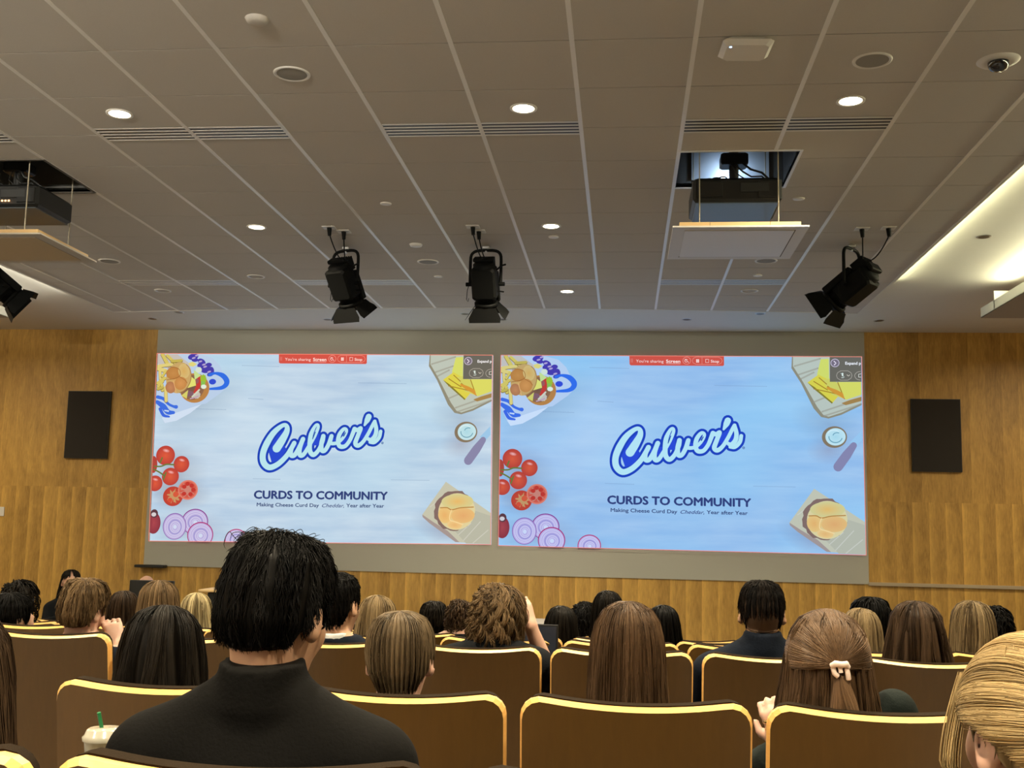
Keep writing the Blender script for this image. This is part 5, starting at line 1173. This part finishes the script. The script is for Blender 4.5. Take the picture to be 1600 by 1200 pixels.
far(-.090, 7.02, 1.424, 'taller dark head just above the long straight brown hair', 'long', 'dark', 29, sc=1.08, hair_kw=dict(zb=-.28, shade=(.3, .3)))
far(.222, 6.18, 1.400, 'woman with jet-black bob right of the long straight brown hair', 'wide', 'black', 30, sc=.92, hair_kw=dict(zb=-.26, shade=(.3, .25)))
far(1.320, 6.18, 1.474, 'dark head partly behind the dirty-blond woman at right', 'short', 'black', 31, sc=1.10, yaw=.5, top='suit')
far(1.950, 6.18, 1.447, 'dark curly head partly behind the golden light-brown hair', 'curly', 'black', 32, sc=.86, crown=.150, hair_kw=dict(short=.08))
far(-.905, 6.18, 1.400, 'small curly brown head touching the big curly head', 'curly', 'brown', 33, sc=.62, crown=.150, top='suit', roll=.2, skin='fair', hair_kw=dict(short=.08, zb=-.16, shade=(.6, .3)))
far(-1.180, 7.02, 1.330, 'small dark short-haired head above the wood wall base, centre', 'short', 'dark', 34, sc=.98, skin='tan', yaw=.5, ear=1.5, top='suit')
far(-.255, 7.86, 1.300, 'dark bushy head between two long dark-haired women', 'curly', 'black', 35, sc=.90, crown=.150, hair_kw=dict(short=.08))
far(-3.080, 7.02, 1.250, 'low dark-brown head under the black monitor', 'wide', 'brown', 36, sc=.95, hair_kw=dict(zb=-.24, shade=(.15, .2)))
far(-2.330, 4.02, 1.470, 'blond hair tips of a person cut off by the left edge, third row', 'wide', 'blond', 37, sc=1.0, hair_kw=dict(zb=-.15, shade=(.5, .3)), h=.0135) if False else None
# -- at the front of the room
t, T, hc = person(-5.62, 11.0, 1.275, 'woman facing the room in black jacket and white shirt, long dark hair, front left', facing=math.pi+.55, skin='fair', top='suit', hair='dark', style='wide', sc=1.0, h=.012, seed=40, shoulders=.18, fz=0.0, dens=1.5,
       arms={'L': dict(el=(-.21, .10, .74), wr=(-.05, .30, .82), hd=(.7, .5, .3), hn=(0, .5, 1), curl=1.0, show=True), 'R': dict(el=(.21, .10, .74), wr=(.05, .30, .82), hd=(-.7, .5, .3), hn=(0, .5, 1), curl=1.0, show=True)}, hair_kw=dict(zb=-.33, shade=(.3, .3), rad=.003, lim=1.55))
v = MB(); v.prism([(-.035, 0), (.035, 0), (.055, .22), (-.055, .22)], .006, (0, .120, hc[2]-.42), (1, 0, 0), (0, 0, 1), (0, 1, 0)); v.build('white_shirt_front', CL['white'], t)
t, T, hc = person(-5.02, 11.45, 1.215, 'bald presenter seated behind the black monitor, only the head top showing', facing=math.pi-.3, skin='fair', top='grey', hair='light', style='fade', sc=1.0, h=.012, seed=41, shoulders=.19, fz=0.0, dens=.05, crown=.120, hair_kw=dict(ze=z_short(-.05, .0, -.01, .06)))
for o in list(t.children):
    if o.name.startswith('hair'): bpy.data.objects.remove(o)
# ================================================================ things among the audience
# iced drink
t = empty('iced_drink_cup', (-.992, 2.12, 1.287), 'clear plastic cup of pale iced drink with green straw, lower left', 'cup')
m_clear = mat('clear_plastic', (.80, .76, .62), .15); m_clear.node_tree.nodes['Principled BSDF'].inputs['Transmission Weight'].default_value = .55
MB().lathe([(.0001, 0), (.026, 0), (.028, .004), (.038, .090), (.0395, .092), (.0375, .090), (.027, .006), (.0001, .006)], seg=32).build('cup', m_clear, t)
MB().lathe([(.0001, .008), (.0262, .008), (.0345, .072), (.0001, .074)], seg=28).build('drink', mat('milky_drink', (.74, .66, .44), .4), t)
MB().lathe([(.041, .089), (.042, .096), (.038, .099), (.034, .109), (.031, .111), (.0001, .111)], seg=32).build('lid', m_clear, t)
MB().tube([(-.006, .012, .02), (-.010, .004, .112), (-.014, -.003, .140)], .0038, 10).build('straw', mat('green_straw', (.01, .16, .05), .35), t)
tt = empty('writing_tablet', (-.99, 2.12, 1.267), 'fold-out writing tablet under the iced drink cup', 'tablet arm')
MB().box((-.085, -.10, 0), (.05, .10, .018), bev=.006).build('tablet_top', m_seatwood, tt); MB().tube([(0, .0, -.015), (0, .0, floor_z(2.12)-1.267+.002)], .016, 10).box((-.02, -.02, -.016), (.02, .02, -.001)).build('support', m_black, tt)
# jacket
q = SDF(); q.cap((-.055, 0, -.04), (.02, .01, .0), .035, .045, .04); q.cap((.02, .01, .0), (.07, .01, -.10), .045, .04, .04); q.cap((-.05, .0, -.05), (-.03, .02, -.30), .05, .06, .05); q.cap((.06, .01, -.10), (.05, .03, -.32), .045, .055, .05)
V, F = q.mesh(.008); o = np_mesh('folded_jacket', V, F, CL['green'], None); o.location = (.630, 2.80, floor_z(2.8)+.948); tag(o, 'dark green jacket bundled on the seat right of the half-up-haired woman', 'jacket')
# laptop
t = empty('laptop', (-.436, 4.90, floor_z(4.9)+.795), 'open dark laptop between the curly head and the black-brown hair', 'laptop')
MB().box((-.15, -.02, .0), (.15, .20, .016), bev=.004).build('keyboard_base', m_black, t); MB().box((-.15, .20, .010), (.15, .208, .235), bev=.003).build('lid', m_black, t)
MB().box((-.14, .1985, .022), (.14, .200, .225)).build('display', mat('dark_display', (.03, .035, .05), .15), t)
tt = empty('writing_tablet', (-.436, 4.90, floor_z(4.9)+.775), 'fold-out writing tablet under the laptop', 'tablet arm'); MB().box((-.17, -.03, 0), (.17, .215, .018), bev=.006).build('tablet_top', m_seatwood, tt); MB().tube([(0, .10, 0.001), (0, .10, -.772)], .016, 10).build('support', m_black, tt)
# front table
t = empty('long_table', (-2.45, 12.45, 0), 'long white-topped table in front of the wood wall', 'table')
m_top = mat('white_laminate', (.66, .62, .55), .4)
MB().box((-1.55, -.50, .725), (1.64, .60, .755), bev=.006).build('tabletop', m_top, t); MB().box((-1.40, -.33, .62), (1.32, -.31, .724)).build('modesty_panel', m_black, t)
for x in (-1.40, 0, 1.32):
    for y in (-.30, .42): MB().tube([(x, y, 0), (x, y, .724)], .02, 8).build('leg', m_black, t)
# presenter desk with monitor
t = empty('presenter_desk', (-4.95, 11.02, 0), 'presenter desk of wood under the black monitor at the front left', 'desk')
MB().box((-.62, -.32, .70), (.55, .30, .735), bev=.006).build('desktop', m_side, t)
for a, b in (((-.60, -.28, 0), (-.57, .26, .70)), ((.50, -.28, 0), (.53, .26, .70))): MB().box(a, b).build('side_panel', m_side, t)
MB().box((-.565, -.28, .12), (.495, -.26, .70)).build('front_panel', m_side, t)
t = empty('monitor', (-4.71, 10.90, .735), 'black back of a computer monitor on the presenter desk', 'monitor')
MB().box((-.23, -.02, .09), (.23, .02, .455), bev=.006).build('screen_housing', m_black, t); MB().box((-.02, .0, .01), (.02, .04, .12)).build('stand', m_black, t); MB().box((-.12, -.08, 0), (.12, .10, .012), bev=.003).build('foot', m_black, t)
t = empty('lectern', (-3.95, 11.2, 0), 'small lectern with pale top beside the presenter desk, left of the man in black', 'lectern')
MB().box((-.30, -.25, 1.085), (.26, .25, 1.11), bev=.005).build('top', m_batten, t); MB().box((-.22, -.20, .0), (.20, .20, 1.084), bev=.01).build('body', m_black, t)
